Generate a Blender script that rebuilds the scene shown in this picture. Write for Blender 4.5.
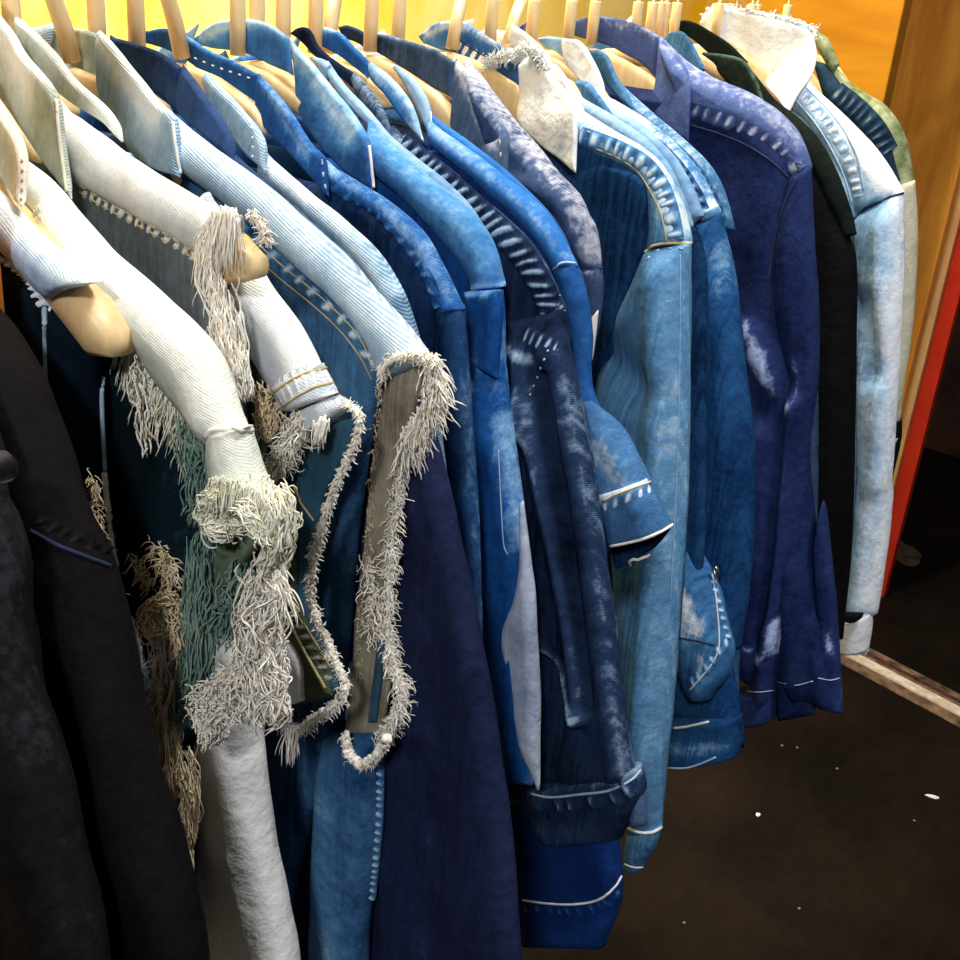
import bpy, math, random
from mathutils import Vector, Matrix, noise
from mathutils.bvhtree import BVHTree
random.seed(7)
for o in list(bpy.data.objects): bpy.data.objects.remove(o)
scn = bpy.context.scene
COL = scn.collection

# ------------------------------------------------------------------ camera
F = 1160.0                                   # focal length in pixels of a 960 px frame
CAMZ = 1.52
D = 0.60                                     # the rail runs along +X, 0.6 m to the left of the camera
down = Vector((-230, 2620, 1160)).normalized()
rail = Vector((970, -428, 1160)); rail -= down*rail.dot(down); rail.normalize()
AX, AZ = rail, -down
AY = AZ.cross(AX)
CAM = Vector((0, 0, CAMZ))
def ray(px, py):
    c = Vector((px-480, py-480, F)); return Vector((c.dot(AX), c.dot(AY), c.dot(AZ)))
def P(px, py, X):                            # the point of the plane X = const seen at a pixel
    v = ray(px, py); return CAM + v*(X/v.x)
def PY(px, py, Y):
    v = ray(px, py); return CAM + v*(Y/v.y)
def PZ(px, py, z=0.0):
    v = ray(px, py); return CAM + v*((z-CAMZ)/v.z)
cam = bpy.data.objects.new('camera', bpy.data.cameras.new('camera')); COL.objects.link(cam)
rx = Vector((AX.x, AY.x, AZ.x)); ry = Vector((AX.y, AY.y, AZ.y)); rz = Vector((AX.z, AY.z, AZ.z))
m = Matrix((rx, -ry, -rz)).transposed().to_4x4(); m.translation = CAM
cam.matrix_world = m
cam.data.sensor_width = 36; cam.data.lens = 36*F/960; cam.data.clip_start = 0.02
scn.camera = cam

# ------------------------------------------------------------------ world, lamps, exposure
w = bpy.data.worlds.new('world'); scn.world = w; w.use_nodes = True
w.node_tree.nodes['Background'].inputs[0].default_value = (0.8, 0.87, 1, 1)
w.node_tree.nodes['Background'].inputs[1].default_value = 0.06
scn.view_settings.view_transform = 'Standard'; scn.view_settings.look = 'None'
scn.view_settings.gamma = 1; scn.view_settings.use_curve_mapping = False
scn.view_settings.exposure = 0.35
def area(name, loc, target, size, power, color, size_y=None, spread=None):
    l = bpy.data.lights.new(name, 'AREA'); l.energy = power; l.color = color; l.size = size
    if spread: l.spread = math.radians(spread)
    if size_y: l.shape = 'RECTANGLE'; l.size_y = size_y
    o = bpy.data.objects.new(name, l); COL.objects.link(o); o.location = loc
    o.rotation_euler = (Vector(target)-Vector(loc)).to_track_quat('-Z', 'Y').to_euler(); return o
area('ceiling_lamp_behind_viewer', (-1.3, -0.6, 2.75), (0.8, 0.45, 1.2), 0.22, 21, (0.97, 0.985, 1), 0.22)
area('ceiling_lamp_over_rack', (0.6, -0.25, 2.85), (0.75, 0.45, 1.4), 0.3, 19, (0.96, 0.985, 1), 0.3)
area('ceiling_lamp_by_wall', (0.9, 1.0, 2.9), (0.9, 1.22, 1.7), 0.5, 26, (1, 0.94, 0.8), 0.3, spread=75)
area('ceiling_lamp_far', (1.45, 1.12, 2.9), (2.8, 0.6, 1.3), 0.15, 17, (1, 0.9, 0.75), 0.15, spread=120)

# ------------------------------------------------------------------ materials
def nodes(name):
    mt = bpy.data.materials.new(name); mt.use_nodes = True
    nt = mt.node_tree; return mt, nt, nt.nodes['Principled BSDF']
def N(nt, t, **k):
    n = nt.nodes.new(t)
    for a, b in k.items():
        if a in n.inputs: n.inputs[a].default_value = b
        else: setattr(n, a, b)
    return n
def lk(nt, a, b): nt.links.new(a, b)
def col(c): return (c[0], c[1], c[2], 1)
def math_(nt, op, a, b=None, clamp=False):
    n = nt.nodes.new('ShaderNodeMath'); n.operation = op; n.use_clamp = clamp
    for i, x in enumerate((a, b)):
        if x is None: continue
        if isinstance(x, (int, float)): n.inputs[i].default_value = x
        else: lk(nt, x, n.inputs[i])
    return n.outputs[0]
def denim(name, dark, light, wash=0.4, blotch=9, twill=0.35, streak=0.3, contrast=0.8, rough=0.85, bump=0.5, worn=None, tw=2600, seed=0):  # worn: palest tone, for worn cloth and painted highlights
    def deep(c, q=0):
        if c[2] < c[0]*1.35: return c
        return (c[0]*(0.42, 0.75)[q], c[1]*(0.58, 0.84)[q], c[2]*(0.78, 0.94)[q])
    dark, light = deep(dark), deep(light, 1 if light[0] > 0.45 else 0); worn = deep(worn, 1) if worn else None
    mt, nt, b = nodes(name)
    uv = N(nt, 'ShaderNodeUVMap'); uv.uv_map = 'uv'
    tc = N(nt, 'ShaderNodeTexCoord')
    mp = N(nt, 'ShaderNodeMapping'); lk(nt, tc.outputs['Object'], mp.inputs[0]); mp.inputs['Location'].default_value = (seed*1.7, seed*0.9, seed*2.3)
    n1 = N(nt, 'ShaderNodeTexNoise', Scale=blotch, Detail=5, Roughness=0.6); lk(nt, mp.outputs[0], n1.inputs[0])
    n3 = N(nt, 'ShaderNodeTexNoise', Scale=140, Detail=3, Roughness=0.7); lk(nt, mp.outputs[0], n3.inputs[0])
    sm = N(nt, 'ShaderNodeMapping'); sm.inputs['Scale'].default_value = (330, 14, 1); lk(nt, uv.outputs[0], sm.inputs[0])
    n2 = N(nt, 'ShaderNodeTexNoise', Scale=1.0, Detail=3, Roughness=0.6); lk(nt, sm.outputs[0], n2.inputs[0])
    rot = N(nt, 'ShaderNodeMapping'); rot.inputs['Rotation'].default_value = (0, 0, math.radians(66)); lk(nt, uv.outputs[0], rot.inputs[0])
    wv = N(nt, 'ShaderNodeTexWave', Scale=(250.0 if tw == 1500 else 320.0), Distortion=0.8, Detail=2); wv.inputs['Detail Scale'].default_value = 3; lk(nt, rot.outputs[0], wv.inputs[0])
    at = N(nt, 'ShaderNodeAttribute'); at.attribute_name = 'wear'
    # blotchy wash + slubs + fine grain
    a = math_(nt, 'MULTIPLY', math_(nt, 'SUBTRACT', n1.outputs[0], 0.5), 2.1*contrast)
    s = math_(nt, 'MULTIPLY', math_(nt, 'SUBTRACT', n2.outputs[0], 0.5), 2.2*streak)
    g = math_(nt, 'MULTIPLY', math_(nt, 'SUBTRACT', n3.outputs[0], 0.5), 0.8*contrast)
    t = math_(nt, 'MULTIPLY', math_(nt, 'SUBTRACT', wv.outputs[0], 0.5), twill*0.5)
    tot = math_(nt, 'ADD', math_(nt, 'ADD', a, s), math_(nt, 'ADD', g, t))
    wn = math_(nt, 'MULTIPLY', at.outputs['Fac'], math_(nt, 'ADD', 0.9, math_(nt, 'MULTIPLY', n3.outputs[0], 1.5)))  # one pale factor for worn cloth and painted highlights
    fac = math_(nt, 'MULTIPLY', math_(nt, 'ADD', math_(nt, 'ADD', tot, wash), wn), 0.62)
    cr = N(nt, 'ShaderNodeValToRGB'); e = cr.color_ramp.elements
    e[0].position = 0.0; e[0].color = col(dark); e[1].position = 0.54; e[1].color = col(light)
    if worn: x = cr.color_ramp.elements.new(1.0); x.color = col(worn)  # palest tone, for worn cloth and for highlights put into the colour
    lk(nt, fac, cr.inputs[0]); lk(nt, cr.outputs[0], b.inputs['Base Color'])
    b.inputs['Roughness'].default_value = rough; b.inputs['Specular IOR Level'].default_value = 0.08
    wr = N(nt, 'ShaderNodeTexNoise', Scale=42, Detail=4, Roughness=0.6); lk(nt, mp.outputs[0], wr.inputs[0])
    hgt = math_(nt, 'ADD', math_(nt, 'MULTIPLY', wr.outputs[0], 1.6), math_(nt, 'MULTIPLY', t, 0.25))
    bp = N(nt, 'ShaderNodeBump', Strength=bump, Distance=0.004); lk(nt, hgt, bp.inputs['Height']); lk(nt, bp.outputs[0], b.inputs['Normal'])
    return mt
def plain(name, c, c2=None, rough=0.7, scale=60, metal=0, spec=0.3, stretch=(1, 1, 1), bump=0.15):
    mt, nt, b = nodes(name)
    tc = N(nt, 'ShaderNodeTexCoord'); mp = N(nt, 'ShaderNodeMapping'); mp.inputs['Scale'].default_value = stretch
    lk(nt, tc.outputs['Object'], mp.inputs[0])
    n1 = N(nt, 'ShaderNodeTexNoise', Scale=scale, Detail=4, Roughness=0.6); lk(nt, mp.outputs[0], n1.inputs[0])
    cr = N(nt, 'ShaderNodeValToRGB'); e = cr.color_ramp.elements
    e[0].position = 0.35; e[0].color = col(c); e[1].position = 0.68; e[1].color = col(c2 or c)
    lk(nt, n1.outputs[0], cr.inputs[0]); lk(nt, cr.outputs[0], b.inputs['Base Color'])
    b.inputs['Roughness'].default_value = rough; b.inputs['Metallic'].default_value = metal
    b.inputs['Specular IOR Level'].default_value = spec
    bp = N(nt, 'ShaderNodeBump', Strength=bump, Distance=0.002); lk(nt, n1.outputs[0], bp.inputs['Height']); lk(nt, bp.outputs[0], b.inputs['Normal'])
    return mt
M = {}
M['wood'] = plain('pale_hanger_wood', (0.78, 0.52, 0.24), (0.9, 0.68, 0.38), 0.4, 30, spec=0.45, stretch=(3, 3, 0.5), bump=0.05)
M['steel'] = plain('hook_steel', (0.55, 0.5, 0.45), (0.7, 0.65, 0.6), 0.3, 30, metal=1, bump=0)
M['yarn'] = plain('ecru_yarn', (0.97, 0.88, 0.75), (1.0, 0.97, 0.9), 0.9, 80)
M['yarn_cream'] = plain('cream_yarn', (0.82, 0.80, 0.62), (1.0, 0.98, 0.86), 0.9, 60)
M['yarn_tan'] = plain('tan_yarn', (0.66, 0.5, 0.3), (0.92, 0.8, 0.58), 0.9, 90)
M['yarn_teal'] = plain('teal_green_yarn', (0.13, 0.25, 0.22), (0.36, 0.46, 0.38), 0.9, 40)
M['stitch_gold'] = plain('gold_stitching', (0.5, 0.38, 0.14), (0.66, 0.55, 0.28), 0.8, 90)
M['stitch_blue'] = plain('pale_blue_stitching', (0.3, 0.45, 0.6), (0.5, 0.62, 0.75), 0.8, 90)
M['stitch_white'] = plain('white_stitching', (0.75, 0.76, 0.74), (0.9, 0.9, 0.86), 0.8, 90)
M['stitch_dark'] = plain('dark_stitching', (0.012, 0.018, 0.05), (0.03, 0.045, 0.1), 0.8, 90)

# ------------------------------------------------------------------ mesh helpers
def resample(pts, n, lin=False):
    pts = [(p[0], p[1], p[2] if len(p) > 2 else 0.0) for p in pts]
    V = [Vector(p) for p in pts]
    dense = []
    if lin or len(V) < 3:
        for i in range(len(V)-1):
            for k in range(16): dense.append(V[i].lerp(V[i+1], k/16))
        dense.append(V[-1])
    else:
        for i in range(len(V)-1):
            p0 = V[i-1] if i else V[0]*2-V[1]; p1 = V[i]; p2 = V[i+1]; p3 = V[i+2] if i+2 < len(V) else V[-1]*2-V[-2]
            d = (p2-p1).length
            t1 = (p2-p0)/max(1e-6, ((p2-p1).length+(p1-p0).length))*d
            t2 = (p3-p1)/max(1e-6, ((p3-p2).length+(p2-p1).length))*d
            for k in range(16):
                t = k/16; h00 = 2*t**3-3*t*t+1; h10 = t**3-2*t*t+t; h01 = -2*t**3+3*t*t; h11 = t**3-t*t
                dense.append(p1*h00+t1*h10+p2*h01+t2*h11)
        dense.append(V[-1])
    acc = [0]
    for a, b in zip(dense, dense[1:]): acc.append(acc[-1]+math.hypot(b.x-a.x, b.y-a.y)+1e-9)
    out = []; j = 0
    for i in range(n):
        s = acc[-1]*i/(n-1)
        while j < len(acc)-2 and acc[j+1] < s: j += 1
        f = (s-acc[j])/(acc[j+1]-acc[j]); out.append(dense[j].lerp(dense[j+1], min(1, max(0, f))))
    return out
def link(name, verts, faces, mat, parent=None, uvs=None, wear=None, smooth=True):
    me = bpy.data.meshes.new(name)
    off = parent.location if parent is not None else Vector((0, 0, 0))
    g = parent
    while g is not None and g.parent is not None: g = g.parent; off = off+g.location
    me.from_pydata([tuple(v-off) for v in verts], [], faces)
    if smooth: me.polygons.foreach_set('use_smooth', [True]*len(me.polygons))
    if uvs:
        l = me.uv_layers.new(name='uv')
        for lp in me.loops: l.data[lp.index].uv = uvs[lp.vertex_index]
    if wear:
        a = me.attributes.new('wear', 'FLOAT', 'POINT')
        a.data.foreach_set('value', wear)
    me.update()
    if mat: me.materials.append(mat)
    o = bpy.data.objects.new(name, me); COL.objects.link(o)
    if parent is not None: o.parent = parent
    return o
def tag(o, label=None, cat=None, group=None, kind=None):
    if label: o['label'] = label
    if cat: o['category'] = cat
    if group: o['group'] = group
    if kind: o['kind'] = kind
    return o
def empty(name, loc):
    o = bpy.data.objects.new(name, None); COL.objects.link(o); o.location = loc; o.empty_display_size = 0.05; return o
def pdist(p, line):
    best = 9
    for a, b in zip(line, line[1:]):
        ab = b-a; L = ab.length_squared
        t = 0 if L < 1e-12 else max(0, min(1, (p-a).dot(ab)/L))
        d = (p-a-ab*t).length
        if d < best: best = d
    return best

class G:                                     # one garment on its hanger
    def __init__(s, name, label, X, cat='jacket', h=0.012, group='denim and work clothes on the rail', base=0.9):
        s.X = X; s.h = h; s.seed = random.random()*50
        s.root = empty(name, (X, D, base)); tag(s.root, label, cat, group)
        s.bv = []
    def pt(s, p, dx=0): return P(p[0], p[1], s.X+dx+(p[2] if len(p) > 2 else 0))
    def yz(s, line):
        r = []
        for p in line: q = s.pt(p[:2]); r.append(Vector((q.y, q.z)))
        return r
    def loft(s, name, L, R, mat, h=None, nv=60, nu=36, dx=0, fold=0.004, ridges=(), wears=(), ew=0, ewl=0, eww=0.008,  # wears: traced pale lines, faded cloth and painted highlights
             mirror=False, lin=False, mirrored=False, taper=(0.25, 0.25), fine=0.0015, freq=14, label=None, ewt=0, parent=None, bulge=0, fz=2.2):
        h = h or s.h
        Rs = [s.pt(p, dx) for p in resample(R, nv, lin)]
        if mirrored: Ls = [Vector((q.x, 2*D-q.y, q.z)) for q in Rs]
        else: Ls = [s.pt(p, dx) for p in resample(L, nv, lin)]
        rl = [(s.yz(l), wd, am) for l, wd, am in ridges]; wl = [(s.yz(l), wd, am) for l, wd, am in wears]
        na = 6; prof = []
        for k in range(na+1): a = -math.pi/2+math.pi*k/na; prof.append((1, math.cos(a), math.sin(a)))
        for k in range(1, nu): prof.append((1-2*k/nu, 0, 1))
        for k in range(na+1): a = math.pi/2+math.pi*k/na; prof.append((-1, math.cos(a), math.sin(a)))
        nb = max(6, nu)
        for k in range(1, nb): prof.append((-1+2*k/nb, 0, -1))
        n = len(prof); V = []; UV = []; W = []
        arc = 0; sd = s.seed
        for i in range(nv):
            t = i/(nv-1); l, r = Ls[i], Rs[i]
            if i: arc += ((Rs[i]-Rs[i-1]).length+(Ls[i]-Ls[i-1]).length)/2
            c = (l+r)/2; wv = (r-l)/2; a = max(wv.length, 1e-5); e = wv/a
            tp = min(1, taper[0]+(1-taper[0])*min(1, t/0.06)**0.5, taper[1]+(1-taper[1])*min(1, (1-t)/0.04)**0.5)
            hh = min(h*tp, a*0.95)
            vr = (r-CAM); cp = max(0.5, abs(vr.x)/math.hypot(vr.x, vr.y)); ins = min(hh*(1/cp-1), a*0.35)
            a = a-ins; hh = min(hh, a*0.95)
            for (sx, cs, sn) in prof:
                if cs != 0 or abs(sx) == 1: u = sx*(a-hh+hh*abs(cs)); x = hh*sn
                else: u = sx*(a-hh); x = hh*sn
                p = c+e*u; p.x -= 0
                un = u/a
                q = Vector((p.y, p.z)); dsp = 0
                if fold: dsp += fold*(noise.noise(Vector((q.x*freq, q.y*fz, sd)))+0.5*noise.noise(Vector((q.x*freq*2.3, q.y*fz*2, sd+9))))*min(1, t*3+0.25)
                if fine: dsp += fine*noise.noise(Vector((q.x*45, q.y*30, sd+3)))
                if bulge: dsp -= bulge*(1-un*un)
                for ln, wd, am in rl:
                    d = pdist(q, ln)
                    if d < wd*3: dsp -= am*math.exp(-(d/wd)**2)
                p.x += x*-1 + dsp
                V.append(p); UV.append((p.y+0.6*(p.x-s.X)+sd, p.z+0.35*(p.x-s.X)))
                we = 0
                if ew: we += ew*math.exp(-((a-u)/eww)**2)  # paler edge: seam wear plus a highlight painted along the lit side
                if ewl: we += ewl*math.exp(-((a+u)/eww)**2)
                if ewt: we += ewt*(math.exp(-(arc/eww)**2)+ (math.exp(-((1-t)/0.02)**2)))
                for ln, wd, am in wl:
                    d = pdist(q, ln)
                    if d < wd*3: we += am*math.exp(-(d/wd)**2)  # traced pale lines: faded cloth, and highlights painted on tops and folds
                W.append(we)
        Fc = []
        for i in range(nv-1):
            for k in range(n):
                k2 = (k+1) % n; Fc.append((i*n+k, i*n+k2, (i+1)*n+k2, (i+1)*n+k))
        Fc.append(tuple(range(n-1, -1, -1))); Fc.append(tuple((nv-1)*n+k for k in range(n)))
        o = link(name, V, Fc, mat, parent or s.root, UV, W)
        if label: o['label'] = label
        s.bv.append(BVHTree.FromPolygons([tuple(v) for v in V], Fc))
        if mirror:
            V2 = [Vector((v.x, 2*D-v.y, v.z)) for v in V]; F2 = [tuple(reversed(f)) for f in Fc]
            link(name, V2, F2, mat, parent or s.root, UV, W)
        return o
    def hit(s, px, py):
        d = ray(px, py).normalized(); best = None
        for b in s.bv:
            loc, nor, idx, dist = b.ray_cast(CAM, d)
            if loc is not None and (best is None or dist < best[2]): best = (loc, nor, dist)
        return best
    def surf(s, line, n, lin=False, lift=0.0):
        out = []
        for p in resample(line, n, lin):
            hh = s.hit(p.x, p.y)
            if hh:
                nn = hh[1] if hh[1].dot(ray(p.x, p.y)) < 0 else -hh[1]
                out.append((hh[0]+nn*lift, nn))
            else: out.append((None, None))
        return out
    def seam(s, line, mat, r=0.0008, dash=0, name='seam', lin=False, lift=0.0004, n=None, lump=0, label=None):
        n = n or max(10, int(sum(math.dist(a[:2], b[:2]) for a, b in zip(line, line[1:]))/2.2))
        pts = s.surf(line, n, lin, lift); runs = []; cur = []
        for i, (p, q) in enumerate(pts):
            gap = dash and (i % (dash+2)) >= dash
            if p is None or gap or (cur and (p-cur[-1]).length > 0.02):
                if len(cur) > 1: runs.append(cur)
                cur = [] if (p is None or gap) else [p]
            else: cur.append(p)
        if len(cur) > 1: runs.append(cur)
        V, Fc = [], []
        for rn in runs: tube(V, Fc, rn, [r*(1+lump*random.uniform(-1, 1)) for _ in rn], 5)
        if V: 
            o = link(name, V, Fc, mat, s.root)
            if label: o['label'] = label
            return o
    def band(s, line, width, height, period, mat, skew=0.5, name='puckered_seam', amp=0.6, wear=0.8, n=None, lift=0.0):
        # raised band of puckered cloth that lies on the garment; width across in metres
        n = n or max(16, int(sum(math.dist(a[:2], b[:2]) for a, b in zip(line, line[1:]))*0.9))
        pts = [q for q in s.surf(line, n, False, 0) if q[0] is not None]
        if len(pts) < 4: return
        V, Fc, UV, W = [], [], [], []; m_ = 8; arc = 0
        for i, (p, nn) in enumerate(pts):
            tg = (pts[min(i+1, len(pts)-1)][0]-pts[max(i-1, 0)][0]).normalized()
            if i: arc += (p-pts[i-1][0]).length
            nn = Vector((-1, 0, 0)).lerp(nn, 0.5).normalized()
            sd = tg.cross(nn).normalized()
            for k in range(m_+1):
                x = k/m_*2-1
                ph = (arc/period+skew*x*0.5)*2*math.pi+3*noise.noise(Vector((arc*60, 0, s.seed)))
                rg = 0.5+0.5*math.sin(ph)
                hh = height*(1-x**4)*(1-amp+amp*rg)
                V.append(p+sd*(x*width/2)+nn*(hh-0.0012+lift)); UV.append((V[-1].y, V[-1].z)); W.append(wear*(rg**2)*(1-x*x))
        for i in range(len(pts)-1):
            for k in range(m_): a = i*(m_+1)+k; Fc.append((a, a+1, a+m_+2, a+m_+1))
        return link(name, V, Fc, mat, s.root, UV, W)
    def frayline(s, line, n, length, outd, mat, r=0.00055, curl=0.004, spread=0.5, name='frayed_edge', dx=0, kind='stuff', jit=0.003, cord=0, base='plane', gravity=0.6, rc=None):
        # threads growing out of a torn edge; outd = (y, z) direction of growth
        V, Fc = [], []
        pts = resample(line, 200)
        for k in range(int(n*1.35)):
            i = random.randrange(200); q = pts[i]
            p = s.pt((q.x, q.y, q.z), dx)+Vector((random.uniform(-1, 1), random.uniform(-1, 1), random.uniform(-1, 1)))*jit
            d = Vector((random.uniform(-1, 1)*spread-0.15, outd[0]+random.uniform(-1, 1)*spread, outd[1]+random.uniform(-1, 1)*spread)).normalized()
            yarn(V, Fc, p, d, length*random.uniform(0.35, 1.15), 0.72*r*random.uniform(0.7, 1.4), curl, gravity)
        if cord:
            sp = resample(line, max(20, int(len(line)*18)))
            tube(V, Fc, [s.pt((q.x, q.y, q.z), dx)+Vector((random.uniform(-1, 1), random.uniform(-1, 1), random.uniform(-1, 1)))*cord*0.35 for q in sp], [cord*random.uniform(0.6, 1.3) for _ in sp], 6)
        o = link(name, V, Fc, mat, s.root); o['kind'] = kind; return o
    def bundle(s, line, w0, w1, n, mat, r=0.0006, curl=0.002, name='loose_yarns', dx=0, depth=0.006, wav=6, minf=0.5):
        V, Fc = [], []
        for k in range(int(n*1.3)):
            t0 = random.uniform(0, 1-minf); t1 = min(1, t0+random.uniform(minf, 1))
            o_ = random.uniform(-1, 1); dz = random.uniform(-1, 1)*depth; sd = random.uniform(0, 99); pts = []
            base = resample(line, 26)
            for j in range(26):
                t = j/25
                if t < t0 or t > t1: continue
                p = s.pt((base[j].x, base[j].y, base[j].z), dx); wd = w0+(w1-w0)*t
                nx = Vector((0, 0, 0))
                a = s.pt((base[max(0, j-1)].x, base[max(0, j-1)].y)); b = s.pt((base[min(25, j+1)].x, base[min(25, j+1)].y))
                tg = (b-a).normalized(); side = Vector((0, -tg.z, tg.y))
                p = p+side*(o_*wd)+Vector((dz, 0, 0))
                p += Vector((noise.noise(Vector((t*wav, sd, 1))), noise.noise(Vector((t*wav, sd, 5))), noise.noise(Vector((t*wav, sd, 9)))))*curl*2
                pts.append(p)
            if len(pts) > 2: tube(V, Fc, pts, [0.72*r*random.uniform(0.7, 1.3)*(1 if 0 < q < len(pts)-1 else 0.4) for q in range(len(pts))], 4)
        o = link(name, V, Fc, mat, s.root); o['kind'] = 'stuff'; return o
def tube(V, Fc, pts, rad, ns=5):
    if not isinstance(rad, (list, tuple)): rad = [rad]*len(pts)
    b = len(V); up = Vector((0.3, 0.2, 1)).normalized()
    for i, p in enumerate(pts):
        t = (pts[min(i+1, len(pts)-1)]-pts[max(i-1, 0)])
        t = t.normalized() if t.length > 1e-9 else Vector((0, 0, 1))
        u = t.cross(up if abs(t.dot(up)) < 0.95 else Vector((1, 0, 0))).normalized(); v = t.cross(u)
        for k in range(ns):
            a = 2*math.pi*k/ns; V.append(p+(u*math.cos(a)+v*math.sin(a))*rad[i])
    for i in range(len(pts)-1):
        for k in range(ns):
            k2 = (k+1) % ns; Fc.append((b+i*ns+k, b+i*ns+k2, b+(i+1)*ns+k2, b+(i+1)*ns+k))
    Fc.append(tuple(b+k for k in range(ns-1, -1, -1))); e = b+(len(pts)-1)*ns; Fc.append(tuple(e+k for k in range(ns)))
def yarn(V, Fc, p, d, L, r, curl, grav=0.6, seg=7):
    pts = [p]; sd = random.uniform(0, 99); q = p.copy(); dd = d.copy()
    for j in range(seg):
        dd = (dd+Vector((0, 0, -grav*0.35))+Vector((noise.noise(Vector((j*0.7, sd, 0))), noise.noise(Vector((j*0.7, sd, 4))), noise.noise(Vector((j*0.7, sd, 8)))))*curl*160).normalized()
        q = q+dd*(L/seg); pts.append(q.copy())
    tube(V, Fc, pts, [r*(1-0.6*j/seg) for j in range(seg+1)], 4)
def box(name, lo, hi, mat, parent=None, bev=0.0):
    lo, hi = Vector(lo), Vector(hi)
    V = [Vector((x, y, z)) for x in (lo.x, hi.x) for y in (lo.y, hi.y) for z in (lo.z, hi.z)]
    Fc = [(0, 1, 3, 2), (4, 6, 7, 5), (0, 4, 5, 1), (2, 3, 7, 6), (0, 2, 6, 4), (1, 5, 7, 3)]
    o = link(name, V, Fc, mat, parent, smooth=False)
    if bev:
        md = o.modifiers.new('bevel', 'BEVEL'); md.width = bev; md.segments = 2
    return o
def prism(name, quad, thick, mat, parent=None, bev=0.003):      # board: four corners + a thickness vector
    V = [Vector(q) for q in quad]+[Vector(q)+Vector(thick) for q in quad]; n = len(quad)
    Fc = [tuple(range(n)), tuple(range(2*n-1, n-1, -1))]+[(i, i+n, (i+1) % n+n, (i+1) % n) for i in range(n)]
    o = link(name, V, Fc, mat, parent, smooth=False)
    if bev: md = o.modifiers.new('bevel', 'BEVEL'); md.width = bev; md.segments = 2
    return o
#@@SETTING
# ------------------------------------------------------------------ the setting
def floor_mat():
    mt, nt, b = nodes('dark_stained_floor')
    tc = N(nt, 'ShaderNodeTexCoord')
    n1 = N(nt, 'ShaderNodeTexNoise', Scale=2.2, Detail=6, Roughness=0.65); lk(nt, tc.outputs['Object'], n1.inputs[0])
    n2 = N(nt, 'ShaderNodeTexNoise', Scale=40, Detail=4, Roughness=0.7); lk(nt, tc.outputs['Object'], n2.inputs[0])
    f = math_(nt, 'ADD', math_(nt, 'MULTIPLY', n1.outputs[0], 0.75), math_(nt, 'MULTIPLY', n2.outputs[0], 0.25))
    cr = N(nt, 'ShaderNodeValToRGB'); e = cr.color_ramp.elements
    e[0].position = 0.4; e[0].color = (0.0035, 0.003, 0.0028, 1); e[1].position = 0.62; e[1].color = (0.014, 0.009, 0.006, 1)
    lk(nt, f, cr.inputs[0]); lk(nt, cr.outputs[0], b.inputs['Base Color'])
    b.inputs['Roughness'].default_value = 0.55; b.inputs['Specular IOR Level'].default_value = 0.12
    bp = N(nt, 'ShaderNodeBump', Strength=0.2, Distance=0.003); lk(nt, n2.outputs[0], bp.inputs['Height']); lk(nt, bp.outputs[0], b.inputs['Normal'])
    return mt
def panel_mat(name, c, c2, rough=0.35, axis=(1, 1, 12), scale=2.5, spec=0.4):
    mt, nt, b = nodes(name)
    tc = N(nt, 'ShaderNodeTexCoord'); mp = N(nt, 'ShaderNodeMapping'); mp.inputs['Scale'].default_value = axis
    lk(nt, tc.outputs['Object'], mp.inputs[0])
    n1 = N(nt, 'ShaderNodeTexNoise', Scale=scale, Detail=7, Roughness=0.62, Distortion=0.6); lk(nt, mp.outputs[0], n1.inputs[0])
    cr = N(nt, 'ShaderNodeValToRGB'); e = cr.color_ramp.elements
    e[0].position = 0.3; e[0].color = col(c); e[1].position = 0.7; e[1].color = col(c2)
    lk(nt, n1.outputs[0], cr.inputs[0]); lk(nt, cr.outputs[0], b.inputs['Base Color'])
    b.inputs['Roughness'].default_value = rough; b.inputs['Specular IOR Level'].default_value = spec
    return mt
fl = box('floor', (-1.5, -2.5, -0.05), (4.6, 1.45, 0), floor_mat()); tag(fl, kind='structure')
wy = box('wall_left', (-1.5, 1.25, 0), (2.75, 1.35, 3.0), panel_mat('yellow_painted_wall', (0.95, 0.55, 0.0), (1.0, 0.80, 0.30), 0.6, (2.5, 1, 1.2), 3.5)); tag(wy, kind='structure')
wf = box('wall_far', (4.3, -2.5, 0), (4.4, 1.45, 3.0), plain('dark_far_wall', (0.03, 0.012, 0.008), (0.09, 0.03, 0.015), 0.8, 5)); tag(wf, kind='structure')
cl = box('ceiling', (-1.5, -2.5, 3.0), (4.6, 1.45, 3.1), plain('white_ceiling', (0.6, 0.58, 0.54), (0.65, 0.63, 0.6), 0.9, 5)); tag(cl, kind='structure')
ply = panel_mat('golden_plywood', (0.46, 0.17, 0.008), (0.64, 0.29, 0.015), 0.35, (1, 1, 7), 2.2)
ply2 = panel_mat('amber_plywood', (0.6, 0.19, 0.02), (0.98, 0.45, 0.06), 0.4, (1, 9, 1.2), 2.0)
redp = panel_mat('red_painted_board', (0.42, 0.02, 0.008), (0.55, 0.035, 0.012), 0.35, (1, 1, 3), 3)
edgep = panel_mat('raw_board_edge', (0.62, 0.33, 0.12), (0.8, 0.5, 0.2), 0.5, (1, 9, 1), 5)
def YX(px, py, X): return P(px, py, X).y
p1 = box('plywood_panel', (2.55, YX(905, 0, 2.55), 0.0), (2.60, 1.249, 2.6), ply, bev=0.004)
tag(p1, 'golden plywood panel standing at the far end of the clothes rail', 'panel')
p2 = box('plywood_panel', (2.95, YX(905, 400, 3.0)-0.01, 0.0), (2.99, YX(893, 0, 2.95)+0.1, 2.6), ply2, bev=0.003)
tag(p2, 'amber wood panel set back in shadow to the right of the golden one', 'panel')
y0 = YX(955, 200, 3.0); y1 = YX(966, 200, 3.0); y2 = YX(908, 500, 3.0)
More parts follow.
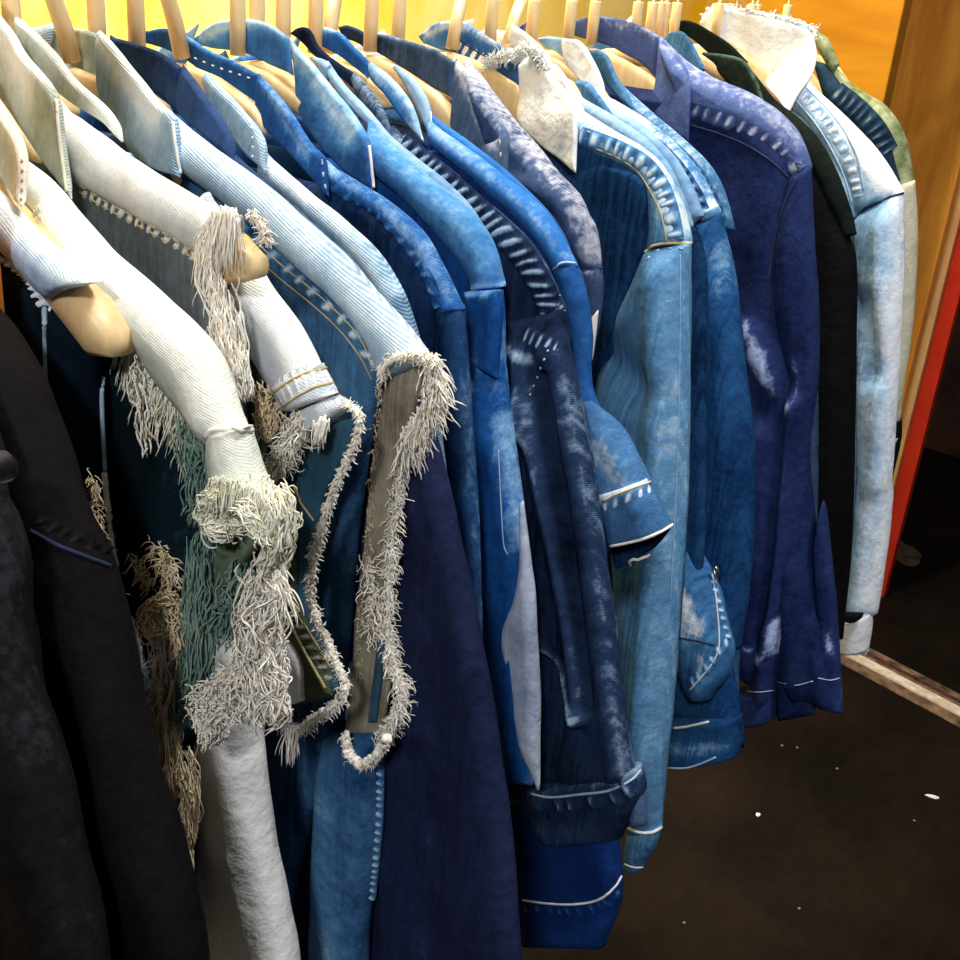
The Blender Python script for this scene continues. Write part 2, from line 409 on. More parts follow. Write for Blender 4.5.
rb = empty('cabinet_side', (3.0, y1, 0.0)); tag(rb, 'bright red cabinet side with a bare wood edge, standing on the dark floor', 'cabinet')
box('edge_strip', (2.985, y1, 0.0), (3.03, y0, 2.6), edgep, rb, 0.002)
box('panel', (3.0, y2, 0.0), (3.03, y1-0.0005, 2.6), redp, rb, 0.003)
# threshold strip in the floor
a, b_ = PZ(835, 648), PZ(975, 722); thr = empty('floor_threshold', (a.x, a.y, 0)); tag(thr, 'pale worn metal threshold strip running across the dark floor', 'threshold')
dv = (b_-a).normalized(); a = a-dv*0.25; b_ = b_+dv*0.4; nv_ = Vector((-dv.y, dv.x, 0)); 
def flat(nm, a, b, w0, w1, z0, z1, mat, par): return prism(nm, [a+nv_*w0+Vector((0, 0, z0)), b+nv_*w0+Vector((0, 0, z0)), b+nv_*w1+Vector((0, 0, z0)), a+nv_*w1+Vector((0, 0, z0))], (0, 0, z1-z0), mat, par, 0.001)
flat('base_strip', a, b_, -0.055, 0.075, 0.0005, 0.004, plain('worn_brown_strip', (0.05, 0.03, 0.018), (0.3, 0.2, 0.13), 0.6, 22), thr)
flat('raised_edge', a, b_, -0.018, 0.012, 0.004, 0.011, plain('bare_metal_edge', (0.6, 0.5, 0.4), (0.95, 0.9, 0.84), 0.5, 30), thr)
flat('groove', a, b_, 0.035, 0.05, 0.004, 0.0055, plain('dark_groove', (0.03, 0.012, 0.01), (0.12, 0.05, 0.04), 0.7, 60), thr)
def scrap(px, py, sx, sy, mat, lab, rot=0.3, n=7):
    c = PZ(px, py); V = []; Fc = []
    for z in (0.0006, 0.0022):
        for k in range(n):
            a = 2*math.pi*k/n; rr = random.uniform(0.75, 1.1); x, y = math.cos(a)*sx*rr, math.sin(a)*sy*rr
            V.append(c+Vector((x*math.cos(rot)-y*math.sin(rot), x*math.sin(rot)+y*math.cos(rot), z)))
    Fc = [tuple(range(n-1, -1, -1)), tuple(range(n, 2*n))]+[(k, (k+1) % n, (k+1) % n+n, k+n) for k in range(n)]
    o = link('paper_scrap', V, Fc, mat, smooth=False); tag(o, lab, 'scrap', 'litter on the floor'); return o
pw = plain('white_paper', (0.7, 0.75, 0.8), (0.85, 0.88, 0.9), 0.8, 60)
pwd = plain('dull_paper', (0.2, 0.2, 0.18), (0.3, 0.3, 0.27), 0.8, 60)
scrap(932, 797, 0.006, 0.016, pw, 'white paper scrap, the largest lying on the dark floor')
scrap(758, 815, 0.006, 0.005, pw, 'small round white fleck on the floor below the navy work jacket')
for q, (x, y) in enumerate([(782, 746), (797, 748), (837, 769), (684, 923), (799, 909), (914, 821)]):
    scrap(x, y, 0.0022, 0.003, pwd, ['tiny left-hand pale fleck of the pair under the navy jacket hem', 'tiny right-hand pale fleck of the pair under the navy jacket hem', 'tiny pale fleck midway between the pair and the large scrap', 'tiny pale fleck on the floor nearest the lowest blue hem', 'tiny pale fleck on the floor at the bottom centre right', 'tiny pale fleck just below the large white scrap'][q])
tan = plain('worn_patch', (0.25, 0.15, 0.07), (0.7, 0.5, 0.28), 0.6, 30)  # tan reflections on the floor, painted as flat patches
rr_ = scrap(868, 524, 0.16, 0.10, tan, 'large tan worn patch on the floor beyond the red cabinet side', 0.5, 11); rr_.name = 'worn_patch'; rr_['category'] = 'patch'
rr_ = scrap(905, 555, 0.09, 0.05, plain('worn_patch_dull', (0.05, 0.035, 0.02), (0.13, 0.09, 0.05), 0.6, 30), 'smaller dull tan patch just in front of the larger worn patch', 0.5, 9); rr_.name = 'worn_patch'; rr_['category'] = 'patch'

# the clothes rack: rail just above the frame, one orange post
RZ = CAMZ+0.085
rk = empty('clothes_rack', (0.25, D, 0)); tag(rk, 'clothes rack with a steel rail and an orange post by the front black coat', 'clothes rack')
V, Fc = [], []; tube(V, Fc, [Vector((-0.6, D, RZ)), Vector((2.752, D, RZ))], 0.012, 16); link('rail', V, Fc, M['steel'], rk)
orange = panel_mat('orange_post_paint', (0.42, 0.12, 0.012), (0.5, 0.16, 0.02), 0.4)
tp = P(0.5, 220, 0.262); bt = P(9, 322, 0.262)
yy = P(4, 270, 0.262).y
prism('post', [Vector((0.262, yy+0.03, 0.0)), Vector((0.262, yy, 0.0)), Vector((0.262, yy, RZ+0.02)), Vector((0.262, yy+0.03, RZ+0.02))], (-0.012, 0, 0), orange, rk)

# ------------------------------------------------------------------ hangers
def hanger(px, py, label, half=0.185, tilt=0, X=None, arm=True, tip=None, drop=0.10, th=0.0045, topw=0.016, stick=0.032, r=0.0050, narrow=False, sag=0.010):
    c = PY(px, py, D); X = X or c.x; c = Vector((X, D, c.z)); c.z = CAMZ-0.061+(X-0.45)*0.020
    if tip: tw_ = P(tip[0], tip[1], X); half = D-tw_.y; drop = c.z-0.010-tw_.z
    root = empty('wooden_hanger', c); tag(root, label, 'hanger', 'wooden hangers on the rail')
    V, Fc = [], []; tube(V, Fc, [c+Vector((0, 0, -0.004)), c+Vector((tilt*0.2, tilt*0.05, stick*0.5)), c+Vector((tilt*0.4, tilt*0.1, stick-0.001)), c+Vector((tilt*0.4, tilt*0.1, stick))], [r, r, r, r*0.9], 20)
    link('neck', V, Fc, M['wood'], root)
    # steel hook over the rail
    V, Fc = [], []; t = c+Vector((tilt*0.4, tilt*0.1, stick-0.004)); pts = [t, Vector((t.x*0.4+X*0.6, D-0.002, RZ-0.03))]
    for k in range(9):
        a = -math.pi*0.45+math.pi*1.25*k/8; pts.append(Vector((X, D+0.0165*math.cos(a), RZ+0.0+0.0165*math.sin(a))))
    tube(V, Fc, pts, 0.0018, 8); link('hook', V, Fc, M['steel'], root)
    if arm:
        # one flat shaped arm, tapering to rounded ends
        V, Fc = [], []; n = 30; ns = 12
        for i in range(n+1):
            u = -1+2*i/n; y = D-u*half; au = abs(u)
            z = c.z-0.012-(drop-0.002)*au-sag*math.sin(math.pi*min(1, au*1.05))
            if not tip:
                tb = ((0, -0.004), (0.03, -0.007), (0.07, -0.019), (0.10, -0.047), (0.17, -0.076), (0.20, -0.092)); mm = abs(u)*half
                for (m0, o0), (m1, o1) in zip(tb, tb[1:]):
                    if m0 <= mm <= m1: z = c.z+o0+(o1-o0)*(mm-m0)/(m1-m0)-topw*0.35
            hw = (topw*((0.5+0.5*au**3) if tip else (1.0-0.45*au))*(1 if not narrow else 0.7))*(1 if au < 0.95 else (1-((au-0.95)/0.05)**2*0.6)); ht = th*(1+0.35*au)*(1 if au < 0.96 else 0.75)
            for k in range(ns):
                a = 2*math.pi*k/ns; ca, sa = math.cos(a), math.sin(a)
                V.append(Vector((X+math.copysign(abs(ca)**0.6, ca)*ht, y, z-0.004+math.copysign(abs(sa)**0.6, sa)*hw/2-hw*0.1)))
        for i in range(n):
            for k in range(ns): k2 = (k+1) % ns; Fc.append((i*ns+k, i*ns+k2, (i+1)*ns+k2, (i+1)*ns+k))
        Fc.append(tuple(range(ns-1, -1, -1))); Fc.append(tuple(n*ns+k for k in range(ns)))
        link('arm', V, Fc, M['wood'], root)
    return root
def sx(px, py): return PY(px, py, D).x
#@@GARMENTS
# ------------------------------------------------------------------ garments, front to back
def auto_body(g, top, bot, side, mat, nv=70, t0=0.12, **k):
    # body below the yoke: right outline follows the middle of the yoke, then the traced side
    a = resample(top, 12); b = resample(bot, 12); mid = []
    for i in range(12):
        t = i/11
        if t < t0: continue
        mid.append(((a[i].x*0.45+b[i].x*0.55), (a[i].y*0.45+b[i].y*0.55)))
    return g.loft('body', None, mid[:-1]+side, mat, mirrored=True, nv=nv, **k)
def leaf(g, inner, outer, mat, dx0=0.004, dx1=-0.02, h=0.0028, mirror=True, name='collar', **k):
    n = len(inner); I = [(p[0], p[1], dx0+(dx1-dx0)*i/(n-1)) for i, p in enumerate(inner)]
    n = len(outer); O = [(p[0], p[1], dx0+(dx1-dx0)*i/(n-1)) for i, p in enumerate(outer)]
    k.setdefault('fold', 0.002); k.setdefault('nv', 36); k.setdefault('nu', 18)
    return g.loft(name, I, O, mat, h=h, mirror=mirror, **k)
def backcollar(g, top, bot, mat, dx=0.008, h=0.0022, **k):
    k.setdefault('fold', 0.002)
    return g.loft('collar_back', bot, top, mat, h=h, dx=dx, nv=30, nu=12, **k)

# ---- A: front black jacket, cut by the left edge
black = denim('black_cloth', (0.0015, 0.0015, 0.002), (0.009, 0.0075, 0.008), 0.35, 10, 0.04, 0.3, bump=0.4)
black2 = denim('faded_black_cloth', (0.0015, 0.0015, 0.002), (0.012, 0.010, 0.011), 0.4, 10, 0.04, 0.3, bump=0.4, worn=(0.06, 0.06, 0.075))
g = G('black_jacket', 'black jacket at the near end, cut off by the left edge of the photo', 0.198, h=0.016)
g.loft('body', None, [(-60, 330), (-25, 400), (0, 455), (16, 500), (35, 560), (50, 640), (80, 780), (118, 960), (140, 1150)], black2, mirrored=True, fold=0.006, ridges=[([(20, 600), (45, 960)], 0.006, 0.006), ([(-20, 500), (10, 800), (20, 960)], 0.006, 0.006)], ew=0.25)
g.loft('cuff', [(-30, 452), (-26, 484)], [(-2, 454), (9, 466), (12, 482)], black2, h=0.012, nv=12, nu=12, dx=-0.004, fold=0, ewt=0.9, eww=0.004)
hanger(-190, 60, 'hanger of the nearest black jacket, its neck outside the frame', X=0.198)
# ---- A2: black jacket behind it
g = G('black_jacket', 'black jacket second from the near end with a dark pocket flap seam', 0.234, h=0.017)
g.loft('body', None, [(-60, 262), (-25, 290), (0, 325), (22, 352), (45, 392), (62, 432), (85, 495), (105, 560), (128, 650), (150, 745), (175, 840), (205, 960), (225, 1150)], black, mirrored=True, fold=0.006, nv=90, nu=44, ew=0.15, eww=0.01,
       ridges=[([(60, 560), (75, 700), (110, 960)], 0.008, 0.006), ([(115, 620), (130, 760), (145, 960)], 0.007, 0.005), ([(40, 420), (62, 520)], 0.01, 0.004)])
g.band([(30, 520), (60, 536), (90, 548), (108, 556)], 0.008, 0.0016, 0.006, black2, wear=0.3, name='flap_edge')
g.seam([(30, 530), (60, 546), (90, 558), (110, 566)], M['stitch_dark'], 0.0009)
hanger(-140, 60, 'hanger of the second black jacket, its neck outside the frame', X=0.234)

# ---- B: blue vest on a hanger whose arm end sticks out
bvest = denim('light_blue_twill', (0.05, 0.10, 0.20), (0.60, 0.72, 0.84), 0.72, 10, 0.6, 0.3, worn=(0.85, 0.88, 0.9), seed=1)
bdark = denim('very_dark_teal_denim', (0.003, 0.006, 0.01), (0.012, 0.03, 0.045), 0.35, 10, 0.3, 0.3, worn=(0.1, 0.18, 0.24), seed=2)
XB = 0.286
g = G('denim_vest', 'light blue and dark denim vest with a bare hanger end sticking out of its armhole', XB, h=0.010)
g.loft('body', None, [(-40, 235), (20, 275), (60, 292), (96, 330), (102, 345), (103, 400), (106, 470), (115, 560), (128, 610), (138, 650), (141, 672), (146, 700), (148, 760), (150, 900), (150, 1000)], bdark, mirrored=True, nv=80, fold=0.005,
       wears=[([(130, 655), (136, 720)], 0.008, 1.4)], ridges=[([(75, 330), (80, 600)], 0.006, 0.004)])
g.loft('yoke', [(-80, 215), (-20, 240), (20, 272), (45, 303), (53, 307), (60, 298), (72, 288)], [(-80, 118), (-20, 165), (20, 205), (50, 232), (80, 256), (97, 270), (105, 281)], bvest, h=0.009, dx=-0.006, nu=24, ew=0.4, fold=0.003, mirror=True, ewt=0.5)
g.band([(-10, 256), (20, 276), (40, 302), (52, 310)], 0.006, 0.002, 0.006, bvest, wear=0.9)
g.seam([(45, 308), (46, 340), (47, 382)], M['stitch_blue'], 0.0012, name='armhole_piping')
g.seam([(104, 340), (106, 372)], M['yarn'], 0.0022, name='armhole_piping', lump=0.4)
g.seam([(102, 375), (101, 400), (104, 470)], M['stitch_blue'], 0.0012, name='armhole_piping')
g.seam([(103, 472), (107, 510), (112, 550), (122, 600), (136, 640), (139, 668)], M['yarn'], 0.0017, name='frayed_piping', lump=0.3)
g.frayline([(93, 478), (98, 520), (108, 570), (120, 610), (128, 655)], 260, 0.006, (-0.2, -0.4), M['yarn_tan'], 0.0004, 0.006, 1.0, dx=-0.012, jit=0.002)
g.frayline([(126, 672), (132, 670), (140, 664)], 40, 0.009, (0.2, -0.3), M['yarn'], 0.0006, 0.006, 1.0, dx=-0.012)
hg = hanger(-52, 58, 'wooden hanger with its thick pale end bared by the blue vest, near left', X=XB+0.002, sag=-0.006, tip=(122, 332), th=0.0085, topw=0.028)

# ---- C: cream denim jacket with shredded sleeve
cream = denim('cream_denim', (0.30, 0.36, 0.34), (0.68, 0.71, 0.62), 0.65, 7, 0.35, 0.15, contrast=0.6, worn=(0.95, 0.94, 0.84), seed=3)
cteal = denim('dark_teal_cloth', (0.002, 0.005, 0.006), (0.009, 0.024, 0.028), 0.35, 9, 0.1, 0.3, worn=(0.08, 0.2, 0.2), seed=4)  # shade on the jacket body put into the colour as near-black teal
XC = 0.312
g = G('cream_jacket', 'bleached cream denim jacket with a short sleeve torn into long shreds', XC, h=0.011)
g.loft('body', None, [(-30, 190), (60, 250), (130, 330), (170, 400), (198, 450), (206, 500), (204, 560), (198, 640), (200, 720), (200, 800), (195, 900), (195, 1000)], cteal, mirrored=True, nv=70, fold=0.006, ew=0.3, eww=0.012,
       ridges=[([(180, 420), (178, 600)], 0.008, 0.004)])
g.loft('sleeve', [(-60, 190), (25, 215), (60, 250), (95, 300), (130, 345), (165, 400), (200, 440), (208, 452)], [(-60, 108), (28, 152), (70, 190), (110, 232), (155, 278), (195, 318), (225, 362), (250, 428)], cream, h=0.012, dx=-0.006, nu=34, fold=0.005, nv=70,
       wears=[([(40, 165), (120, 245), (200, 330), (245, 420)], 0.012, 0.6)], ridges=[([(120, 265), (190, 345), (225, 410)], 0.010, 0.003)])
g.loft('cuff', [(205, 430), (206, 455), (212, 480), (216, 500)], [(251, 426), (258, 450), (266, 475), (276, 492)], cream, h=0.012, dx=-0.008, nu=24, nv=26, fold=0.002, ew=0.3, ewl=0.3, ewt=0.4)
g.seam([(205, 437), (212, 430), (230, 429), (252, 430)], M['yarn_cream'], 0.0011)
leaf(g, [(-30, 60), (-15, 120), (0, 160), (12, 190), (25, 207)], [(-28, 48), (0, 104), (18, 128), (28, 155), (26, 207)], cream, ew=0.5, dx1=-0.03)
g.seam([(22, 160), (22, 182), (21, 203)], M['stitch_gold'], 0.0005, dash=2)
g.frayline([(125, 335), (140, 360), (160, 385), (180, 405), (195, 440)], 240, 0.022, (0.25, -1), M['yarn_cream'], 0.0006, 0.003, 0.35, dx=-0.010)
g.bundle([(132, 350), (142, 400), (150, 455)], 0.004, 0.001, 14, M['yarn'], dx=-0.016)
g.bundle([(186, 405), (196, 450), (200, 500), (196, 520)], 0.006, 0.004, 60, M['yarn_teal'], dx=-0.012)
g.frayline([(36, 212), (40, 209), (46, 214)], 12, 0.008, (-0.6, 0.1), M['yarn_cream'], 0.0004, 0.008, 0.7, dx=-0.016)
# fringe at the end of the short sleeve
g.frayline([(216, 478), (235, 484), (258, 490), (272, 492)], 360, 0.013, (-0.1, -0.8), M['yarn_cream'], 0.0006, 0.003, 0.4, dx=-0.018, jit=0.003)
g.frayline([(258, 478), (276, 492), (280, 520), (272, 560)], 260, 0.008, (-0.4, -0.5), M['yarn_cream'], 0.0006, 0.005, 0.8, dx=-0.012, jit=0.003)
g.bundle([(224, 488), (213, 502), (213, 518), (222, 529), (236, 532)], 0.003, 0.003, 110, M['yarn_cream'], dx=-0.020, minf=0.7)
g.bundle([(268, 488), (281, 508), (280, 535), (270, 570)], 0.005, 0.005, 90, M['yarn_cream'], dx=-0.018, minf=0.6)
g.bundle([(236, 500), (250, 505), (262, 518), (275, 545)], 0.003, 0.004, 50, M['yarn_cream'], dx=-0.022, minf=0.5)
# torn strips below the sleeve
g.loft('torn_strip', [(226, 520), (215, 560), (207, 600), (208, 640)], [(272, 525), (262, 545), (240, 580), (222, 625)], denim('mossy_green_denim', (0.05, 0.07, 0.04), (0.22, 0.27, 0.18), 0.5, 9, 0.3, 0.2, seed=5), h=0.004, dx=-0.008, nu=16, nv=24)
g.bundle([(207, 520), (203, 570), (200, 620), (196, 660), (190, 700)], 0.007, 0.009, 190, M['yarn_teal'], dx=-0.014, minf=0.3)
g.bundle([(243, 560), (236, 600), (222, 640)], 0.004, 0.008, 80, M['yarn_teal'], dx=-0.014, minf=0.3)
g.bundle([(268, 560), (264, 600), (260, 650), (262, 700), (262, 718)], 0.007, 0.009, 240, M['yarn'], dx=-0.020, minf=0.3, curl=0.005)
g.frayline([(270, 555), (276, 580), (278, 600)], 90, 0.014, (-0.8, -0.4), M['yarn'], 0.0006, 0.003, 0.4, dx=-0.018)
g.frayline([(200, 705), (220, 690), (245, 670), (262, 655)], 420, 0.009, (0.1, -0.3), M['yarn'], 0.00065, 0.014, 1.2, dx=-0.022, jit=0.006)
g.frayline([(205, 715), (225, 715), (250, 705), (268, 700)], 200, 0.007, (0.1, -0.4), M['yarn'], 0.00065, 0.014, 1.0, dx=-0.022, jit=0.003)
g.bundle([(206, 700), (206, 725), (212, 746)], 0.005, 0.002, 40, M['yarn'], dx=-0.022)
g.bundle([(222, 700), (218, 725), (212, 746)], 0.003, 0.002, 30, M['yarn'], dx=-0.022)
# strips and loops of yarn hanging on the left
g.bundle([(176, 600), (160, 603), (153, 620), (158, 632), (172, 630)], 0.003, 0.003, 60, M['yarn_tan'], dx=-0.022, minf=0.7)
g.bundle([(174, 595), (180, 625), (178, 660)], 0.005, 0.006, 70, M['yarn_tan'], dx=-0.018)
g.bundle([(162, 605), (166, 650), (160, 690), (150, 700)], 0.004, 0.004, 50, M['yarn'], dx=-0.020)
g.frayline([(134, 557), (145, 570), (155, 585)], 90, 0.010, (0.4, -0.6), M['yarn_tan'], 0.0005, 0.008, 0.6, dx=-0.014)
g.frayline([(158, 545), (165, 560), (173, 588)], 110, 0.011, (0.1, 0.0), M['yarn_tan'], 0.0005, 0.006, 0.8, dx=-0.014)
g.bundle([(172, 650), (168, 700), (166, 760), (175, 820), (181, 880)], 0.008, 0.002, 150, M['yarn_tan'], dx=-0.020, minf=0.35, curl=0.003)
g.bundle([(158, 660), (152, 700), (154, 760), (168, 830)], 0.003, 0.003, 60, M['yarn'], dx=-0.022, minf=0.3, curl=0.003)
g.bundle([(180, 740), (186, 790), (184, 850)], 0.004, 0.002, 70, M['yarn_tan'], dx=-0.018, minf=0.4)
g.bundle([(186, 640), (183, 680), (182, 720)], 0.008, 0.007, 120, M['yarn_teal'], dx=-0.016, minf=0.3)
hanger(-20, 60, 'hanger of the cream denim jacket, its neck outside the frame', X=XC, drop=0.09, half=0.050)

# ---- D: grey-beige vest, its torn shoulder shows the hanger end
beige = denim('grey_beige_denim', (0.26, 0.28, 0.28), (0.70, 0.70, 0.68), 0.62, 8, 0.45, 0.15, contrast=0.6, worn=(0.9, 0.88, 0.84), seed=6)
greyg = denim('grey_green_denim', (0.12, 0.17, 0.13), (0.66, 0.71, 0.65), 0.55, 8, 0.7, 0.15, contrast=0.7, worn=(0.92, 0.93, 0.88), seed=7)
dblue = denim('dull_slate_denim', (0.04, 0.05, 0.053), (0.20, 0.235, 0.26), 0.4, 9, 0.3, 0.3, worn=(0.5, 0.55, 0.6), seed=8)
XD = 0.345
g = G('denim_vest', 'grey beige frayed vest whose torn shoulder bares the hanger end', XD, h=0.009)
top = [(56, 92), (90, 113), (125, 142), (160, 163), (195, 184), (225, 202), (240, 212)]
bot = [(60, 175), (80, 200), (110, 214), (140, 230), (170, 246), (195, 262), (215, 275)]
g.loft('yoke', bot, top, beige, h=0.011, dx=-0.003, nu=26, fold=0.004, mirror=True, wears=[([(60, 100), (125, 150), (215, 205)], 0.008, 0.4)])
auto_body(g, top, bot, [(226, 262), (230, 300), (240, 360), (246, 420), (250, 500), (250, 600), (250, 700), (240, 800), (235, 1000)], dblue, fold=0.005, ew=0.2)
for dd in (0, 7): g.seam([(80, 185+dd), (110, 203+dd), (140, 219+dd), (170, 236+dd), (195, 252+dd), (212, 266+dd)], M['stitch_gold'], 0.0005, dash=4)
g.band([(82, 192), (110, 208), (140, 224), (170, 241), (195, 257), (210, 269)], 0.007, 0.0018, 0.006, beige, wear=0.3)
leaf(g, [(-40, -10), (-15, 70), (15, 120), (40, 160), (72, 200)], [(-20, -20), (8, 22), (30, 55), (50, 80), (60, 105), (66, 150), (72, 200)], greyg, dx1=-0.022, wears=[([(0, 15), (30, 58), (52, 84)], 0.010, 0.7)])
g.seam([(56, 100), (60, 140), (67, 192)], M['yarn_cream'], 0.0009)
g.frayline([(203, 232), (216, 214), (228, 210), (236, 214)], 240, 0.024, (-0.05, -1), M['yarn'], 0.0006, 0.002, 0.28, dx=-0.010, jit=0.002)
g.frayline([(208, 240), (214, 270), (222, 300), (228, 340)], 260, 0.020, (-0.1, -1), M['yarn'], 0.0006, 0.003, 0.3, dx=-0.012, jit=0.003)
g.frayline([(250, 212), (262, 226), (266, 244)], 80, 0.006, (-0.5, 0.2), M['yarn'], 0.0005, 0.006, 0.8, dx=-0.004, jit=0.002)
g.bundle([(215, 270), (225, 320), (232, 360), (238, 400)], 0.007, 0.004, 130, M['yarn'], dx=-0.014, minf=0.3)
# pale brushed sleeve hanging down below the shreds
fleece = denim('pale_brushed_denim', (0.38, 0.38, 0.38), (0.80, 0.79, 0.77), 0.7, 14, 0.0, 0.1, contrast=0.6, rough=0.95, tw=900, seed=9)
g.loft('sleeve', [(218, 640), (207, 700), (206, 780), (203, 860), (199, 960), (197, 1150)], [(262, 640), (262, 700), (268, 770), (280, 860), (298, 960), (325, 1150)], fleece, h=0.014, dx=-0.014, nu=30, nv=50, fold=0.003, mirror=True, bulge=0.006,
       ridges=[([(240, 720), (232, 820), (235, 950)], 0.006, 0.004)])
hanger(-10, 58, 'wooden hanger whose tip pokes out of the grey beige vest shoulder', X=XD, sag=0.022, tip=(258, 256), th=0.0065, topw=0.026)

# ---- D2: pale vest with a stitched cap band
olive = denim('olive_lining', (0.02, 0.025, 0.015), (0.10, 0.11, 0.06), 0.4, 12, 0.5, 0.2, worn=(0.5, 0.5, 0.45), seed=10)
pale = denim('pale_grey_blue_denim', (0.26, 0.33, 0.42), (0.70, 0.74, 0.78), 0.62, 8, 0.6, 0.15, contrast=0.6, worn=(0.95, 0.94, 0.9), seed=11)
tealin = denim('teal_inner_denim', (0.02, 0.06, 0.08), (0.13, 0.24, 0.28), 0.45, 12, 0.6, 0.2, seed=12)
XD2 = 0.366
g = G('denim_vest', 'pale grey blue vest with a double stitched cap band and ragged armhole', XD2, h=0.008)
g.loft('body', None, [(115, 150), (195, 228), (236, 296), (262, 360), (270, 450), (272, 560), (280, 660), (268, 720), (262, 800), (255, 1160)], olive, mirrored=True, fold=0.004)
g.loft('cap_sleeve', [(190, 215), (215, 262), (228, 300), (243, 335), (262, 372), (282, 408)], [(210, 190), (255, 248), (280, 292), (305, 330), (322, 360), (337, 398)], pale, h=0.010, dx=-0.004, nu=30, nv=50, fold=0.003, wears=[([(260, 262), (300, 330), (335, 395)], 0.008, 0.6)])
g.loft('cap_band', [(273, 388), (280, 400), (292, 413)], [(324, 362), (332, 376), (339, 392)], pale, h=0.012, dx=-0.006, nu=24, nv=14, fold=0.0015, ewt=0.7, eww=0.004)
g.band([(276, 398), (290, 388), (308, 380), (330, 376)], 0.014, 0.0016, 0.0045, pale, wear=0.6, skew=0)
for o_ in ((0, 0), (9, 14)): g.seam([(274+o_[0], 392+o_[1]), (290+o_[0], 381+o_[1]), (306+o_[0], 373+o_[1]), (326+o_[0], 368+o_[1])], M['stitch_gold'], 0.0006)
g.loft('frayed_cap_end', [(292, 412), (292, 425), (290, 445), (285, 462)], [(340, 394), (350, 402), (345, 412), (318, 425)], pale, h=0.009, dx=-0.004, nu=22, nv=24, fold=0.003)
g.loft('armhole_lining', [(300, 430), (300, 470), (285, 520), (268, 560), (258, 620), (255, 690), (265, 718)], [(356, 418), (350, 452), (330, 495), (315, 560), (308, 600), (325, 650), (342, 692)], tealin, h=0.003, dx=0.000, nu=30, nv=50, fold=0.003)
g.loft('lining_panel', [(280, 490), (266, 520), (257, 570), (250, 640), (262, 716)], [(300, 480), (300, 560), (300, 600), (318, 650), (334, 695)], olive, h=0.003, dx=-0.004, nu=26, nv=40, fold=0.003)
g.loft('lining_patch', [(268, 640), (262, 680), (268, 714)], [(280, 625), (302, 665), (305, 700)], fleece, h=0.003, dx=-0.008, nu=20, nv=30, fold=0.002)
g.seam([(278, 590), (290, 620), (305, 650), (325, 688)], M['stitch_gold'], 0.0009)
g.seam([(292, 480), (300, 500), (314, 520)], M['stitch_gold'], 0.0006)
g.seam([(286, 590), (300, 618), (318, 648), (330, 668)], M['stitch_gold'], 0.0006)
g.band([(283, 592), (296, 622), (312, 652), (328, 682)], 0.008, 0.0016, 0.006, olive, wear=0.8)
g.frayline([(345, 402), (360, 416), (357, 435), (350, 455), (338, 478), (330, 500)], 420, 0.004, (-0.2, 0.0), M['yarn'], 0.0005, 0.01, 1.0, dx=-0.010, jit=0.0012, cord=0.0016)
g.frayline([(330, 500), (318, 540), (311, 580), (311, 602), (322, 632), (340, 670), (346, 690)], 620, 0.005, (-0.2, 0.0), M['yarn'], 0.0005, 0.01, 1.0, dx=-0.010, jit=0.0018, cord=0.0018)
g.frayline([(346, 690), (335, 704), (318, 716), (300, 728), (285, 726), (270, 712), (262, 690)], 420, 0.006, (0.0, -0.4), M['yarn'], 0.0005, 0.008, 0.9, dx=-0.010, jit=0.0022, cord=0.002)
g.frayline([(290, 725), (297, 728)], 40, 0.022, (0.0, -1), M['yarn'], 0.0006, 0.002, 0.2, dx=-0.010)
g.frayline([(300, 415), (292, 440), (282, 458), (268, 470)], 420, 0.010, (0.1, -0.5), M['yarn'], 0.0006, 0.010, 0.9, dx=-0.014, jit=0.004)
g.frayline([(318, 424), (326, 420)], 50, 0.014, (0.1, -1), M['yarn'], 0.0008, 0.002, 0.15, dx=-0.014, jit=0.002)
g.bundle([(262, 380), (268, 410), (270, 440)], 0.004, 0.005, 60, M['yarn_tan'], dx=-0.014)
leaf(g, [(14, 14), (19, 40), (40, 72), (60, 96), (100, 122), (122, 142)], [(18, 18), (37, 30), (56, 50), (74, 74), (104, 102), (120, 123), (124, 142)], greyg, dx1=-0.012, ew=0.3, dx0=0.0)
backcollar(g, [(-10, 10), (18, 20), (50, 46)], [(-10, 40), (20, 60), (52, 90)], greyg)
hanger(15, 30, 'hanger neck leftmost in the photo, behind the grey green collar', X=XD2, half=0.050)

# ---- E: light blue vest with long frayed armhole
ltw = denim('pale_blue_twill', (0.05, 0.18, 0.31), (0.58, 0.71, 0.80), 0.5, 6, 1.2, 0.2, contrast=0.7, worn=(0.84, 0.90, 0.94), seed=13, tw=1500)
mid = denim('washed_mid_blue_denim', (0.008, 0.04, 0.11), (0.22, 0.42, 0.58), 0.36, 10, 0.6, 0.4, worn=(0.72, 0.8, 0.85), seed=14, tw=1500)
khaki = denim('khaki_ribbed_lining', (0.12, 0.10, 0.07), (0.42, 0.37, 0.28), 0.5, 20, 0.9, 0.6, seed=15, tw=1500)
XE = sx(72, 55)
g = G('denim_vest', 'light blue denim vest with a long cream-fringed armhole and yoke seam', XE, h=0.008)
top = [(165, 104), (205, 132), (240, 158), (275, 186), (305, 212), (350, 254), (385, 296), (410, 325), (428, 350), (433, 360)]
bot = [(182, 176), (215, 204), (250, 232), (282, 260), (315, 288), (345, 315), (365, 342), (376, 366), (380, 376), (384, 380)]
g.loft('yoke', bot, top, ltw, h=0.010, dx=-0.003, nu=34, nv=70, fold=0.003, mirror=True, wears=[([(180, 125), (240, 168), (305, 222), (385, 308), (425, 352)], 0.008, 0.35)])
